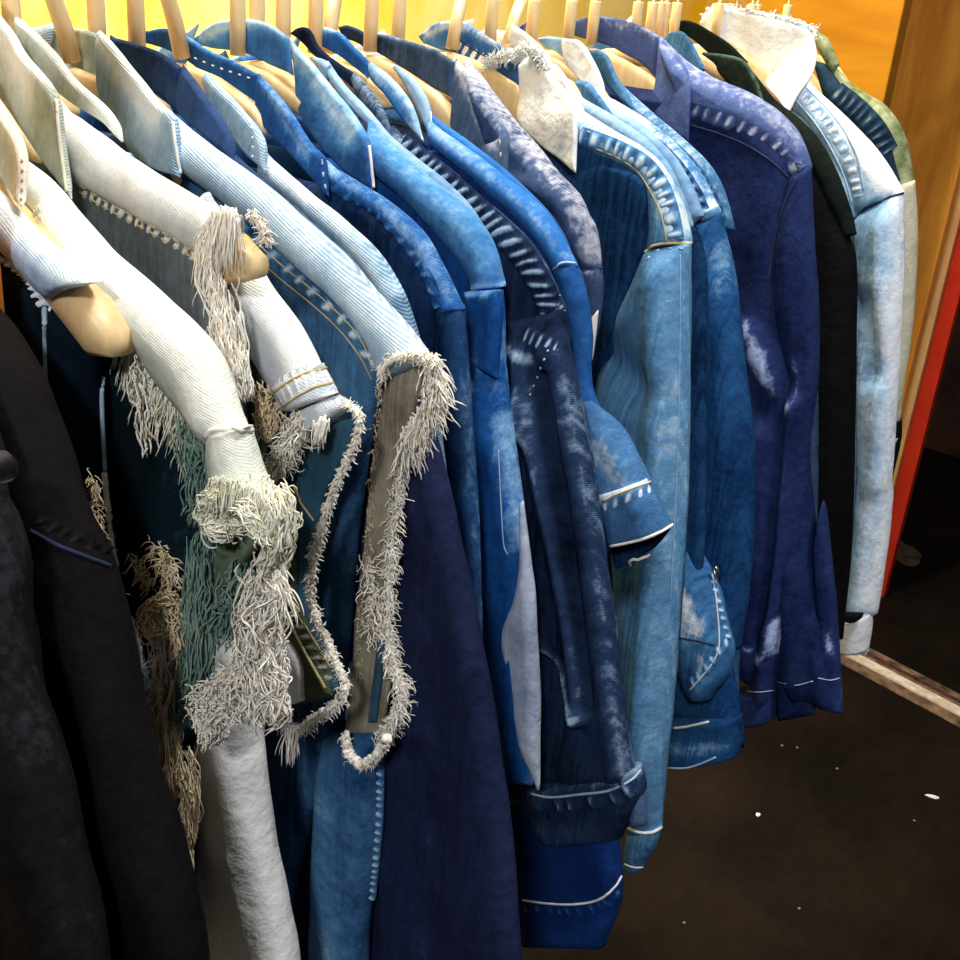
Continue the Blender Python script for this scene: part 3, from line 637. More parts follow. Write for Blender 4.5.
auto_body(g, top, bot, [(384, 395), (378, 430), (368, 490), (360, 560), (353, 620), (348, 690), (342, 740), (330, 780), (312, 830), (298, 880), (292, 960), (290, 1160)], mid, fold=0.006, nu=44, nv=90, freq=20,
          wears=[([(340, 400), (335, 470), (335, 520)], 0.01, 0.35), ([(270, 290), (330, 400)], 0.02, 0.25)])
for dd in (0, -12): g.seam([(218-dd*0.3, 228+dd), (250-dd*0.3, 252+dd), (282-dd*0.3, 280+dd), (312-dd*.3, 304+dd), (340-dd*.3, 330+dd), (360-dd*.3, 356+dd), (372, 380+dd)], M['stitch_gold'], 0.0004)
g.band([(200, 198), (240, 228), (282, 264), (312, 292), (342, 320), (362, 345), (374, 370)], 0.010, 0.0020, 0.011, mid, wear=0.7)
leaf(g, [(96, 34), (96, 62), (99, 100), (125, 145), (150, 168), (182, 178)], [(101, 30), (112, 40), (140, 75), (163, 103), (177, 118), (182, 178)], ltw, dx1=-0.016, nu=24, wears=[([(104, 34), (140, 80), (172, 116)], 0.008, 0.8)], label='pale collar with a stitched edge')
g.seam([(173, 122), (176, 150), (180, 174)], M['stitch_white'], 0.0010)
backcollar(g, [(36, 32), (55, 26), (78, 25), (102, 32)], [(40, 50), (58, 60), (80, 75), (99, 98)], greyg)
g.seam([(385, 378), (376, 425), (369, 480), (362, 540), (354, 620), (349, 680), (345, 735)], M['stitch_blue'], 0.0016, name='armhole_cord', lump=0.15)
g.loft('armhole_lining', [(386, 380), (378, 430), (370, 490), (363, 550), (356, 620), (351, 690), (347, 735), (362, 764)], [(428, 362), (414, 410), (401, 450), (393, 500), (388, 560), (386, 620), (391, 660), (386, 715), (372, 752)], khaki, h=0.002, dx=-0.004, nu=20, nv=60, fold=0.003)
g.loft('lining_stripe', [(378, 640), (372, 680), (368, 722)], [(386, 640), (382, 680), (377, 722)], tealin, h=0.002, dx=-0.007, nu=10, nv=20, fold=0)
g.loft('cap_edge', [(380, 374), (386, 368), (396, 360), (408, 356)], [(366, 352), (380, 338), (404, 334), (430, 352)], ltw, h=0.011, dx=-0.004, nu=16, nv=20, fold=0.001, wears=[([(380, 345), (425, 350)], 0.01, 0.7)])
g.seam([(382, 375), (386, 365), (398, 357), (415, 356), (430, 360)], M['yarn'], 0.0016, name='frayed_cord', lump=0.3, lift=0.001)
g.frayline([(384, 378), (382, 368), (392, 358), (412, 354), (432, 358), (436, 370)], 260, 0.005, (-0.1, -0.3), M['yarn'], 0.0006, 0.008, 0.8, dx=-0.012, jit=0.0015)
g.frayline([(430, 358), (432, 385), (424, 410), (410, 430), (404, 452)], 380, 0.016, (-0.7, -0.35), M['yarn'], 0.0007, 0.004, 0.55, dx=-0.006, jit=0.003)
g.frayline([(404, 450), (398, 490), (392, 540), (388, 600), (388, 640)], 520, 0.007, (-0.5, -0.2), M['yarn'], 0.0005, 0.008, 0.8, dx=-0.004, jit=0.003, cord=0.0012)
g.frayline([(388, 640), (392, 665), (400, 690), (396, 712), (384, 728), (376, 740)], 420, 0.010, (-0.7, -0.1), M['yarn'], 0.0006, 0.008, 0.7, dx=-0.004, jit=0.003, cord=0.0012)
g.frayline([(380, 380), (376, 440), (370, 520), (362, 600), (358, 680)], 260, 0.004, (-0.5, -0.2), M['yarn_tan'], 0.0004, 0.008, 0.8, dx=-0.006, jit=0.002)
g.frayline([(366, 560), (372, 600), (372, 640)], 90, 0.012, (-0.8, -0.3), M['yarn'], 0.0005, 0.010, 0.7, dx=-0.008, jit=0.003)
g.frayline([(345, 735), (350, 755), (362, 764), (374, 758), (386, 738)], 260, 0.004, (-0.2, -0.4), M['yarn'], 0.0005, 0.006, 0.8, dx=-0.017, jit=0.002, cord=0.0026)
# washed lower panel with a doubled seam
acid = denim('acid_washed_denim', (0.015, 0.07, 0.17), (0.22, 0.42, 0.60), 0.42, 16, 0.3, 0.2, contrast=1.0, worn=(0.6, 0.74, 0.86), seed=16)
g.loft('lower_panel', [(326, 730), (320, 770), (316, 820), (314, 880), (312, 930), (318, 1150)], [(386, 730), (385, 790), (381, 850), (374, 890), (369, 960), (366, 1150)], acid, h=0.010, dx=-0.002, nu=26, nv=44, fold=0.003, bulge=0.005, ewl=0.2,
       wears=[([(345, 800), (345, 880), (345, 960)], 0.012, 0.25)])
g.band([(378, 770), (377, 820), (373, 870), (370, 900)], 0.007, 0.002, 0.006, acid, wear=0.9)
hanger(72, 55, 'hanger neck in front of the pale twill collar, second in the photo', X=XE, tilt=-0.03, half=0.11)
hanger(96, 30, 'hanger neck just right of the pale collar top, behind it', X=sx(97, 30), half=0.06)

# ---- F: long navy coat
navy = denim('smooth_navy_twill', (0.007, 0.010, 0.028), (0.05, 0.05, 0.11), 0.45, 5, 0.12, 0.35, contrast=0.6, worn=(0.16, 0.2, 0.34), seed=17, rough=0.7)
navyc = denim('slate_navy_cotton', (0.015, 0.03, 0.08), (0.10, 0.16, 0.30), 0.45, 12, 0.3, 0.2, worn=(0.35, 0.42, 0.55), seed=18)
XF = 0.419
g = G('navy_coat', 'long dark navy coat, the longest smooth plain garment in the centre', XF, cat='coat', h=0.009)
top = [(225, 142), (262, 172), (300, 206), (340, 245), (372, 283), (400, 330), (420, 380)]
bot = [(225, 190), (262, 220), (300, 255), (335, 290), (365, 330), (385, 370), (400, 400)]
g.loft('yoke', bot, top, navyc, h=0.009, nu=20, fold=0.002, mirror=True)
auto_body(g, top, bot, [(434, 420), (450, 450), (462, 500), (475, 570), (488, 640), (500, 720), (510, 800), (518, 880), (523, 965), (530, 1160)], navy, nv=100, nu=60, fold=0.003, ew=0.1, eww=0.006,
          ridges=[([(440, 470), (462, 640), (478, 800), (480, 980)], 0.024, 0.008), ([(395, 560), (418, 640), (430, 720)], 0.007, 0.010), ([(405, 760), (398, 980)], 0.008, 0.009)],
          wears=[([(430, 470), (442, 600), (445, 760), (432, 960)], 0.002, 0.25), ([(398, 590), (412, 640), (428, 700)], 0.002, 0.3)])  # thin pale lines paint the highlights on the fold edges
leaf(g, [(182, 66), (178, 110), (195, 128), (215, 146), (232, 160)], [(183, 64), (200, 84), (216, 108), (230, 132), (236, 150), (232, 160)], navyc, dx1=-0.012, label='slate navy collar')
backcollar(g, [(110, 34), (132, 40), (160, 50), (184, 66)], [(110, 70), (132, 90), (158, 105), (180, 112)], navyc)
# ---- G2: blue grey denim
bg = denim('blue_grey_twill', (0.06, 0.15, 0.24), (0.48, 0.64, 0.74), 0.48, 9, 0.9, 0.2, worn=(0.8, 0.86, 0.88), seed=19, tw=1500)
XG = sx(137, 43)
g = G('denim_jacket', 'blue grey twill denim jacket with a light stitched collar leaf, behind the navy coat', XG, h=0.008)
top = [(262, 146), (300, 178), (345, 214), (380, 250), (402, 285), (414, 315), (424, 345)]
bot = [(262, 185), (300, 215), (340, 250), (370, 285), (388, 320), (398, 350), (404, 370)]
g.loft('yoke', bot, top, bg, h=0.009, nu=22, fold=0.003, mirror=True, wears=[([(268, 160), (340, 220), (395, 290)], 0.006, 0.5)])
auto_body(g, top, bot, [(430, 370), (440, 420), (450, 500), (455, 600), (460, 700), (462, 800)], bg, fold=0.004)
leaf(g, [(200, 78), (212, 108), (226, 132), (240, 150), (265, 173)], [(208, 72), (225, 88), (245, 112), (260, 128), (267, 146), (266, 173)], bg, dx1=-0.011, ew=0.3)
g.seam([(252, 118), (253, 140), (253, 160)], M['stitch_white'], 0.0006, dash=2)
hanger(137, 43, 'short hanger neck in front of the dark stitched back collar', X=XG, half=0.060)

# ---- H: mid blue jacket
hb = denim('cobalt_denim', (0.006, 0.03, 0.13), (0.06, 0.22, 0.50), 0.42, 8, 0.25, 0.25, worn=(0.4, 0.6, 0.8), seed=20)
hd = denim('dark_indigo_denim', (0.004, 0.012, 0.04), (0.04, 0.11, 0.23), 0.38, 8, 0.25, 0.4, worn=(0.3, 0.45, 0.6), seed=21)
XH = sx(182, 50)
g = G('denim_jacket', 'mid blue denim jacket with a dark stitched back collar and puckered yoke seam', XH, h=0.009)
top = [(326, 158), (355, 174), (385, 194), (412, 216), (432, 240), (448, 266), (458, 288), (467, 308)]
bot = [(330, 192), (355, 207), (380, 224), (402, 246), (418, 268), (430, 290), (438, 308), (440, 316)]
g.loft('yoke', bot, top, hb, h=0.010, dx=-0.002, nu=24, fold=0.002, mirror=True, wears=[([(330, 168), (385, 202), (430, 248), (458, 296)], 0.005, 0.4)], ewt=0.3)
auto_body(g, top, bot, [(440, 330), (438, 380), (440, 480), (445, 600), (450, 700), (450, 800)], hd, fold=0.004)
g.loft('sleeve', [(436, 305), (440, 340), (444, 400), (452, 480), (462, 560), (470, 640)], [(466, 308), (470, 340), (473, 400), (478, 470), (481, 540), (482, 640)], hd, h=0.010, dx=-0.002, nu=20, nv=50, fold=0.005, ew=0.3, eww=0.004, mirror=True)
g.band([(332, 186), (355, 201), (380, 218), (402, 240), (418, 262), (430, 286), (438, 308)], 0.009, 0.0022, 0.009, hb, wear=0.45)
leaf(g, [(257, 76), (255, 116), (275, 140), (300, 165), (330, 198)], [(259, 73), (278, 94), (297, 118), (315, 145), (327, 158), (330, 198)], hb, dx1=-0.014, nu=24, wears=[([(262, 80), (295, 120), (322, 155)], 0.006, 0.5)], label='bright blue collar leaf')
g.seam([(322, 160), (324, 180), (327, 194)], M['stitch_blue'], 0.0006, dash=3)
backcollar(g, [(142, 30), (165, 26), (185, 34), (205, 46), (232, 58), (260, 74)], [(142, 44), (166, 52), (186, 62), (208, 78), (232, 98), (256, 118)], hb, wears=[([(165, 28), (205, 48), (258, 74)], 0.004, 0.5)])
g.seam([(195, 58), (220, 68), (250, 78)], M['stitch_white'], 0.0005, dash=2)
hanger(182, 50, 'tilted hanger neck with its pale arm running under the bright blue collar', X=XH, tilt=-0.03, half=0.078)

# ---- I: bright washed blue jacket
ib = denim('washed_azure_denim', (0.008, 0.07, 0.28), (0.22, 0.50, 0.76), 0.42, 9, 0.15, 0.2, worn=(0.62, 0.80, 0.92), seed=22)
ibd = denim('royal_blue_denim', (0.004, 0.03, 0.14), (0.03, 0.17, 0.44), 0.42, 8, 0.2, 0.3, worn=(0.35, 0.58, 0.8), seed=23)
XI = sx(238, 50)
g = G('denim_jacket', 'bright azure denim jacket, its wide collar standing open around a hanger neck', XI, h=0.009)
top = [(370, 118), (395, 142), (420, 164), (446, 186), (470, 208), (486, 230), (496, 252), (500, 268), (504, 286)]
bot = [(376, 180), (400, 200), (422, 222), (442, 246), (456, 262), (464, 275), (469, 285), (470, 292), (471, 297)]
g.loft('yoke', bot, top, ib, h=0.010, dx=-0.002, nu=30, fold=0.003, mirror=True, wears=[([(375, 130), (420, 172), (465, 215), (494, 262)], 0.008, 0.35), ([(470, 293), (485, 284), (503, 286)], 0.002, 0.8)])
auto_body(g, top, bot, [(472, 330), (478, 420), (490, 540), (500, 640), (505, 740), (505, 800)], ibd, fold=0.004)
g.loft('sleeve', [(462, 290), (466, 330), (470, 400), (478, 500), (488, 600), (498, 700), (512, 780)], [(503, 290), (507, 330), (511, 400), (520, 470), (530, 550), (537, 640), (539, 720), (534, 785)], ibd, h=0.011, dx=-0.003, nu=34, nv=90, fold=0.006, freq=22, mirror=True, ew=0.25, eww=0.008,
       wears=[([(488, 380), (484, 470), (480, 540)], 0.004, 0.4), ([(512, 420), (522, 500), (528, 540)], 0.006, 0.35), ([(478, 370), (492, 340)], 0.01, 0.25)],
       ridges=[([(487, 385), (482, 480), (478, 560)], 0.006, 0.006)])
g.loft('sleeve_flap', [(464, 292), (465, 330), (466, 358)], [(500, 290), (502, 330), (499, 378)], ibd, h=0.006, dx=-0.012, nu=20, nv=30, fold=0.003, ewt=0.4, wears=[([(482, 350), (495, 372)], 0.008, 0.4)])
g.loft('turned_sleeve_lining', [(520, 505), (520, 560), (514, 600), (502, 632), (506, 680), (514, 730), (534, 792)], [(524, 500), (532, 560), (537, 620), (539, 690), (539, 740), (537, 792)], denim('pale_lilac_reverse_denim', (0.22, 0.27, 0.38), (0.55, 0.6, 0.72), 0.6, 14, 0.2, 0.2, contrast=0.6, seed=24), h=0.006, dx=-0.010, nu=18, nv=50, fold=0.003, label='pale lilac turned-out side of the sleeve')
g.seam([(498, 450), (501, 500), (504, 545), (508, 555)], M['stitch_blue'], 0.0004)
leaf(g, [(291, 42), (294, 80), (297, 110), (320, 145), (345, 172), (374, 192)], [(289, 36), (306, 56), (338, 93), (360, 122), (371, 145), (374, 192)], ib, dx1=-0.016, nu=26, wears=[([(292, 42), (330, 88), (362, 130)], 0.010, 0.75)], label='azure collar leaf with white edge')
g.seam([(369, 146), (371, 165), (373, 188)], M['stitch_white'], 0.0011)
backcollar(g, [(193, 38), (207, 25), (225, 18), (248, 17), (270, 23), (288, 36)], [(196, 46), (212, 50), (230, 52), (250, 56), (270, 66), (292, 76)], ib, wears=[([(195, 36), (225, 20), (262, 22), (286, 36)], 0.006, 0.7)])
hanger(238, 50, 'upright hanger neck standing in the wide azure collar', X=XI, half=0.075)
# ---- J: thin pale collar jacket
pc = denim('pale_sky_denim', (0.12, 0.30, 0.48), (0.55, 0.72, 0.86), 0.5, 10, 0.3, 0.2, worn=(0.95, 0.96, 0.97), seed=25)
XJ = sx(257, 25)
g = G('denim_jacket', 'pale sky blue jacket showing only a thin folded collar between azure and dark indigo', XJ, h=0.005)
top = [(385, 130), (420, 158), (450, 182), (472, 206), (488, 234), (497, 262)]
bot = [(385, 160), (415, 185), (440, 210), (458, 235), (468, 260), (475, 280)]
g.loft('yoke', bot, top, pc, h=0.005, nu=16, fold=0.001, mirror=True)
auto_body(g, top, bot, [(498, 300), (500, 400), (502, 500), (504, 620)], ibd, fold=0.002)
leaf(g, [(318, 60), (336, 88), (360, 118), (398, 155)], [(328, 61), (350, 88), (380, 122), (401, 154)], pc, dx1=-0.006, mirror=False)
leaf(g, [(309, 57), (318, 70), (328, 84)], [(312, 56), (322, 57), (331, 64)], pc, dx1=0.002, mirror=False, name='collar_back')
hanger(257, 25, 'left one of the two short hanger necks above the azure collar', X=XJ, half=0.040)

# ---- K: dark indigo jacket with white-flecked seam
kd = denim('black_indigo_denim', (0.004, 0.007, 0.02), (0.05, 0.075, 0.14), 0.42, 14, 0.3, 0.5, worn=(0.5, 0.62, 0.72), seed=26)
XK = sx(283, 32)
g = G('denim_jacket', 'dark indigo denim jacket with heavily flecked rope-like yoke seam and long sleeve', XK, h=0.009)
top = [(392, 124), (418, 146), (445, 166), (475, 188), (503, 212), (528, 236), (546, 262), (558, 286), (567, 309)]
bot = [(394, 150), (418, 172), (442, 194), (468, 218), (492, 240), (514, 262), (530, 284), (541, 302), (549, 320)]
g.loft('yoke', bot, top, kd, h=0.010, dx=-0.002, nu=26, nv=60, fold=0.002, mirror=True, wears=[([(395, 134), (445, 174), (503, 220), (545, 268), (562, 302)], 0.004, 0.35)])
auto_body(g, top, bot, [(545, 350), (560, 450), (575, 560), (590, 680), (600, 760), (604, 800), (606, 836)], kd, fold=0.004)
g.loft('sleeve', [(508, 320), (510, 360), (514, 430), (520, 520), (526, 620), (530, 700), (530, 740), (527, 790)], [(565, 308), (574, 345), (588, 410), (602, 490), (613, 570), (626, 670), (636, 740), (644, 785)], kd, h=0.014, dx=-0.004, nu=46, nv=110, fold=0.005, freq=20, mirror=True,
       ridges=[([(545, 400), (572, 520), (590, 620), (600, 700)], 0.007, 0.011), ([(568, 350), (592, 470), (612, 620), (635, 760)], 0.006, 0.006), ([(560, 370), (578, 480), (596, 600), (606, 690)], 0.0035, -0.008), ([(530, 350), (545, 420)], 0.007, 0.006), ([(560, 660), (560, 720), (550, 770)], 0.014, -0.014), ([(545, 620), (575, 665), (600, 705)], 0.004, 0.006)],
       wears=[([(568, 330), (590, 430), (606, 520), (620, 640), (640, 770)], 0.002, 0.25), ([(540, 380), (565, 480), (588, 590), (601, 680)], 0.002, 0.2), ([(525, 345), (550, 352)], 0.004, 0.6), ([(540, 620), (570, 655), (600, 700)], 0.004, 0.45), ([(545, 360), (556, 420), (566, 470)], 0.004, 0.2)])  # pale lines on right edge and folds include painted highlights
g.loft('hem', [(529, 786), (530, 810), (542, 838)], [(641, 766), (644, 795), (622, 838)], kd, h=0.013, dx=-0.008, nu=36, nv=26, fold=0.004, freq=40, ewt=0.3, taper=(0.7, 0.4), wears=[([(545, 815), (600, 818)], 0.008, 0.2)])
g.seam([(531, 794), (552, 797), (580, 794), (610, 790), (632, 779), (640, 770)], M['stitch_blue'], 0.0009)
g.band([(532, 803), (556, 806), (585, 802), (612, 798), (638, 782)], 0.014, 0.0035, 0.016, kd, wear=0.35, skew=0)
g.loft('sleeve_end', [(628, 780), (630, 800), (630, 826)], [(641, 770), (645, 795), (647, 824)], denim('greyed_indigo', (0.03, 0.05, 0.10), (0.22, 0.27, 0.38), 0.5, 12, 0.2, 0.2, seed=27), h=0.008, dx=-0.006, nu=10, nv=16, fold=0.001)
g.band([(400, 146), (425, 166), (450, 187), (476, 210), (500, 232), (522, 256), (540, 286), (551, 312)], 0.017, 0.0032, 0.0075, kd, wear=1.1, skew=1.2)
g.band([(402, 136), (430, 156), (456, 178)], 0.007, 0.0018, 0.006, kd, wear=0.6)
g.loft('cap_edge', [(545, 306), (549, 322)], [(560, 294), (566, 310)], kd, h=0.011, dx=-0.003, nv=10, nu=12, fold=0, ew=0.6, ewt=0.8, eww=0.003)
g.band([(524, 336), (538, 342), (556, 348)], 0.012, 0.002, 0.005, kd, wear=0.9)
g.seam([(548, 350), (538, 375), (528, 400)], M['stitch_blue'], 0.0006, dash=2)
leaf(g, [(350, 80), (356, 96), (370, 118), (392, 150)], [(355, 71), (374, 92), (388, 118), (394, 149)], kd, dx1=-0.010, ew=0.25, label='near-black collar leaf')
backcollar(g, [(288, 34), (298, 26), (308, 27), (318, 44), (340, 62), (357, 73)], [(292, 34), (304, 46), (312, 55), (322, 62), (338, 76), (352, 88)], kd)
hanger(283, 32, 'right one of the two short hanger necks above the azure collar', X=XK, half=0.040)

# ---- L: bright blue jacket
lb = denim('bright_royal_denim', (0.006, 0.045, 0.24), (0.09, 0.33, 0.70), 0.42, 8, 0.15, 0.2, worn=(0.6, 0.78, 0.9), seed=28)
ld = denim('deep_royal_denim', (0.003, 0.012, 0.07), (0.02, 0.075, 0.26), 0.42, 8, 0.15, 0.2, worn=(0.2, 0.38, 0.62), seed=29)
lm = denim('cuff_washed_denim', (0.012, 0.06, 0.16), (0.22, 0.42, 0.62), 0.42, 14, 0.3, 0.3, worn=(0.7, 0.8, 0.9), seed=30)
XL = sx(315, 48)
g = G('denim_jacket', 'bright royal blue jacket with a turned cuff and the lowest hem with one white line', XL, h=0.008)
top = [(430, 118), (458, 138), (486, 158), (515, 182), (540, 204), (558, 226), (570, 248), (579, 266)]
bot = [(432, 150), (456, 170), (482, 192), (505, 212), (526, 232), (540, 248), (548, 260), (553, 270)]
g.loft('yoke', bot, top, lb, h=0.009, dx=-0.002, nu=22, nv=50, fold=0.002, mirror=True, wears=[([(435, 126), (486, 166), (540, 212), (572, 258)], 0.004, 0.25)])
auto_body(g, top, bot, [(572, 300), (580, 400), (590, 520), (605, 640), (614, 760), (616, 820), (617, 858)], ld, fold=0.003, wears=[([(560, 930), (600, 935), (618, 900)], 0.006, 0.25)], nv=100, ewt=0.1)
g.loft('sleeve', [(551, 262), (560, 300), (570, 360), (578, 420), (588, 480), (596, 520), (606, 556)], [(578, 264), (587, 290), (592, 330), (591, 380), (600, 408), (625, 432), (648, 474), (660, 502)], hb, h=0.010, dx=-0.002, nu=26, nv=60, fold=0.004, mirror=True, ew=0.2)
g.loft('lower_sleeve', [(580, 400), (586, 440), (594, 490), (600, 498)], [(592, 402), (618, 424), (642, 462), (652, 484)], lm, h=0.011, dx=-0.006, nu=24, nv=30, fold=0.003, wears=[([(610, 440), (640, 478)], 0.01, 0.4)])
g.loft('cuff', [(598, 494), (603, 515), (610, 545)], [(648, 478), (660, 500), (673, 527)], lm, h=0.013, dx=-0.008, nu=26, nv=20, fold=0.002, ewt=0.8, eww=0.004, taper=(0.9, 0.9))
g.loft('cuff_lining', [(610, 548), (613, 560), (616, 570)], [(672, 528), (655, 548), (632, 560)], hd, h=0.004, dx=0.000, nu=16, nv=12, fold=0)
g.seam([(603, 501), (615, 495), (630, 489), (650, 482)], M['yarn_tan'], 0.0007)
g.band([(604, 508), (618, 502), (634, 496), (652, 488)], 0.007, 0.0018, 0.008, lm, wear=1.0)
g.seam([(610, 546), (625, 543), (645, 538), (662, 531), (672, 525)], M['yarn'], 0.0010)
g.seam([(614, 572), (632, 560), (655, 548), (672, 530)], M['yarn'], 0.0010, lift=0.002)
g.loft('hem', [(500, 800), (512, 850), (518, 900), (524, 943)], [(610, 790), (620, 850), (622, 900), (606, 945)], ld, h=0.011, dx=-0.004, nu=26, nv=40, fold=0.003, taper=(1, 0.4), wears=[([(530, 930), (600, 928), (616, 900)], 0.006, 0.15)])
g.seam([(523, 900), (545, 903), (575, 904), (600, 899), (615, 886), (621, 876)], M['stitch_white'], 0.0009)
g.band([(524, 909), (550, 911), (580, 911), (604, 904), (619, 890)], 0.010, 0.0018, 0.010, ld, wear=0.35, skew=0)
g.seam([(553, 270), (562, 263), (578, 264)], M['stitch_blue'], 0.0008)
leaf(g, [(368, 64), (370, 78), (386, 95), (402, 118), (424, 142)], [(372, 62), (390, 74), (406, 92), (418, 112), (425, 141)], lb, dx1=-0.010, ew=0.5, nu=22)
g.seam([(420, 118), (422, 130), (422, 140)], M['stitch_white'], 0.0005, dash=2)
backcollar(g, [(317, 30), (326, 26), (340, 31), (356, 46), (372, 63)], [(320, 46), (332, 52), (345, 60), (358, 70), (369, 79)], lb, wears=[([(318, 30), (332, 28), (370, 60)], 0.004, 0.6)])
hanger(315, 48, 'hanger neck standing in the bright royal blue collar', X=XL, half=0.070)
# ---- M: pale piped collar
XM = sx(328, 27)+0.012
g = G('denim_jacket', 'pale jacket showing only its white piped collar behind the royal blue one', XM, h=0.004)
top = [(430, 112), (470, 140), (510, 172), (545, 206), (565, 236), (574, 262)]
bot = [(430, 140), (465, 168), (500, 198), (530, 228), (545, 255), (552, 275)]
g.loft('yoke', bot, top, lb, h=0.004, nu=14, fold=0.001, mirror=True)
auto_body(g, top, bot, [(578, 300), (586, 400), (594, 520), (600, 640)], ld, fold=0.002)
leaf(g, [(392, 68), (402, 84), (416, 110), (433, 151)], [(396, 64), (415, 79), (428, 102), (433, 126), (434, 151)], pc, dx1=-0.006, mirror=False)
g.seam([(430, 112), (433, 130), (433, 150)], M['stitch_white'], 0.0007)
hanger(328, 27, 'leaning short hanger neck right beside the one in the royal blue collar', X=sx(328, 27), tilt=0.02, half=0.05)

# ---- N: slate grey and navy jacket
ng = denim('slate_chambray', (0.02, 0.035, 0.06), (0.22, 0.27, 0.35), 0.42, 6, 0.4, 0.3, contrast=0.9, worn=(0.88, 0.86, 0.92), seed=31)
nn_ = denim('steel_navy_cotton', (0.02, 0.028, 0.06), (0.13, 0.16, 0.25), 0.42, 7, 0.25, 0.3, worn=(0.85, 0.83, 0.9), seed=32)
XN = sx(370, 52)
g = G('work_jacket', 'slate grey and navy work jacket with a sheened pale shoulder', XN, h=0.013)
top = [(466, 58), (488, 86), (508, 112), (530, 138), (556, 166), (578, 188), (592, 212), (599, 240), (601, 270)]
bot = [(500, 165), (510, 178), (522, 196), (536, 214), (550, 232), (562, 246), (572, 258), (578, 264), (582, 270)]
g.loft('yoke', bot, top, nn_, h=0.013, dx=-0.002, nu=34, nv=70, fold=0.006, mirror=True, freq=20, wears=[([(470, 62), (508, 115), (556, 170), (584, 196), (600, 255)], 0.009, 0.42)], ridges=[([(515, 175), (560, 190), (590, 215)], 0.006, 0.004)])  # bright light on the shoulder painted in with the palest tone
auto_body(g, top, bot, [(583, 300), (588, 400), (592, 500), (596, 620), (598, 700)], nn_, fold=0.004)
g.loft('sleeve', [(574, 268), (578, 290), (582, 320), (588, 356)], [(602, 268), (603, 290), (600, 322), (594, 358)], nn_, h=0.010, dx=-0.002, nu=16, nv=30, fold=0.003, mirror=True, ewt=0.3)
g.seam([(582, 272), (592, 269), (602, 268)], M['stitch_dark'], 0.0008)
g.loft('sleeve_lining', [(591, 318), (589, 340), (589, 362)], [(598, 310), (596, 335), (593, 360)], plain('bare_white_lining', (0.75, 0.68, 0.62), (0.85, 0.8, 0.75), 0.9), h=0.003, dx=-0.013, nu=6, nv=12, fold=0)
leaf(g, [(455, 62), (452, 98), (452, 134), (475, 155), (505, 173)], [(457, 58), (474, 80), (495, 112), (508, 136), (507, 172)], ng, dx1=-0.020, nu=24, wears=[([(460, 66), (488, 108), (506, 138)], 0.007, 0.55)])
g.seam([(500, 140), (501, 158), (498, 170)], M['stitch_gold'], 0.0005, dash=3)
backcollar(g, [(372, 33), (385, 33), (402, 38), (422, 44), (438, 50), (456, 62)], [(376, 52), (392, 62), (408, 72), (424, 82), (438, 91), (453, 99)], ng, wears=[([(374, 33), (422, 45)], 0.003, 0.4)])
backcollar(g, [(338, 26), (345, 24), (355, 27), (366, 33)], [(344, 40), (352, 42), (360, 46), (368, 52)], kd, dx=0.02)
hanger(370, 52, 'stout hanger neck with a broad pale arm under the slate collar', X=XN, topw=0.034, half=0.100)
hanger(387, 33, 'pale hanger neck just behind the stout one by the slate collar', X=sx(387, 33)+0.012, half=0.05)

# ---- O: light washed jacket with frayed collar and big sleeve
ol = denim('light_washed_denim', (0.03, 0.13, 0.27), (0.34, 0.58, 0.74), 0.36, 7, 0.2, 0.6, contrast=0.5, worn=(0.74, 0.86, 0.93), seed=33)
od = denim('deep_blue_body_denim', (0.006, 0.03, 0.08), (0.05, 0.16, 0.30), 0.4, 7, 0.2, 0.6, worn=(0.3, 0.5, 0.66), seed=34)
owhite = denim('bleached_blue_denim', (0.12, 0.36, 0.62), (0.92, 0.94, 0.93), 0.72, 22, 0.1, 0.2, contrast=0.9, worn=(0.98, 0.98, 0.97), seed=35)
ob = denim('indigo_back_collar', (0.01, 0.05, 0.18), (0.14, 0.32, 0.60), 0.45, 12, 0.2, 0.2, worn=(0.75, 0.84, 0.92), seed=36)
XO = sx(452, 45)
g = G('denim_jacket', 'light washed denim jacket with bleached frayed collar and a big pale sleeve in front', XO, h=0.012)
top = [(570, 100), (592, 114), (616, 128), (640, 142), (658, 158), (673, 180), (682, 202), (688, 224), (692, 243)]
bot = [(578, 150), (592, 158), (608, 166), (624, 172), (638, 178), (646, 196), (648, 214), (648, 232), (645, 252)]
g.loft('yoke', bot, top, ol, h=0.013, dx=-0.002, nu=34, nv=70, fold=0.003, mirror=True, wears=[([(575, 108), (620, 134), (660, 166), (684, 226)], 0.010, 0.7)])
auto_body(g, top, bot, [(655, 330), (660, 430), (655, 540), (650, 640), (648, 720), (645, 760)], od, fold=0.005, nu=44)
g.loft('chest_panel', [(560, 175), (570, 260), (580, 340), (590, 420)], [(600, 162), (645, 180), (646, 230), (642, 258), (622, 310), (600, 380)], od, h=0.004, dx=-0.010, nu=26, nv=40, fold=0.004)
g.loft('sleeve', [(645, 250), (632, 282), (614, 322), (600, 365), (596, 420), (604, 500), (615, 600), (624, 700), (628, 780), (628, 836)], [(691, 243), (692, 300), (691, 380), (689, 460), (686, 540), (681, 620), (675, 700), (667, 780), (661, 834)], ol, h=0.020, dx=-0.006, nu=46, nv=120, fold=0.006, freq=18, mirror=True, ew=0.22, eww=0.012, fz=3.5,
       wears=[([(680, 260), (680, 380), (676, 500), (668, 640), (655, 780)], 0.008, 0.16), ([(662, 300), (668, 420)], 0.010, 0.1), ([(640, 265), (625, 310)], 0.006, 0.25)],  # right-edge highlight painted paler than the cloth
       ridges=[([(672, 270), (672, 420), (664, 620), (650, 800)], 0.010, 0.008), ([(625, 350), (650, 380)], 0.016, -0.010)])
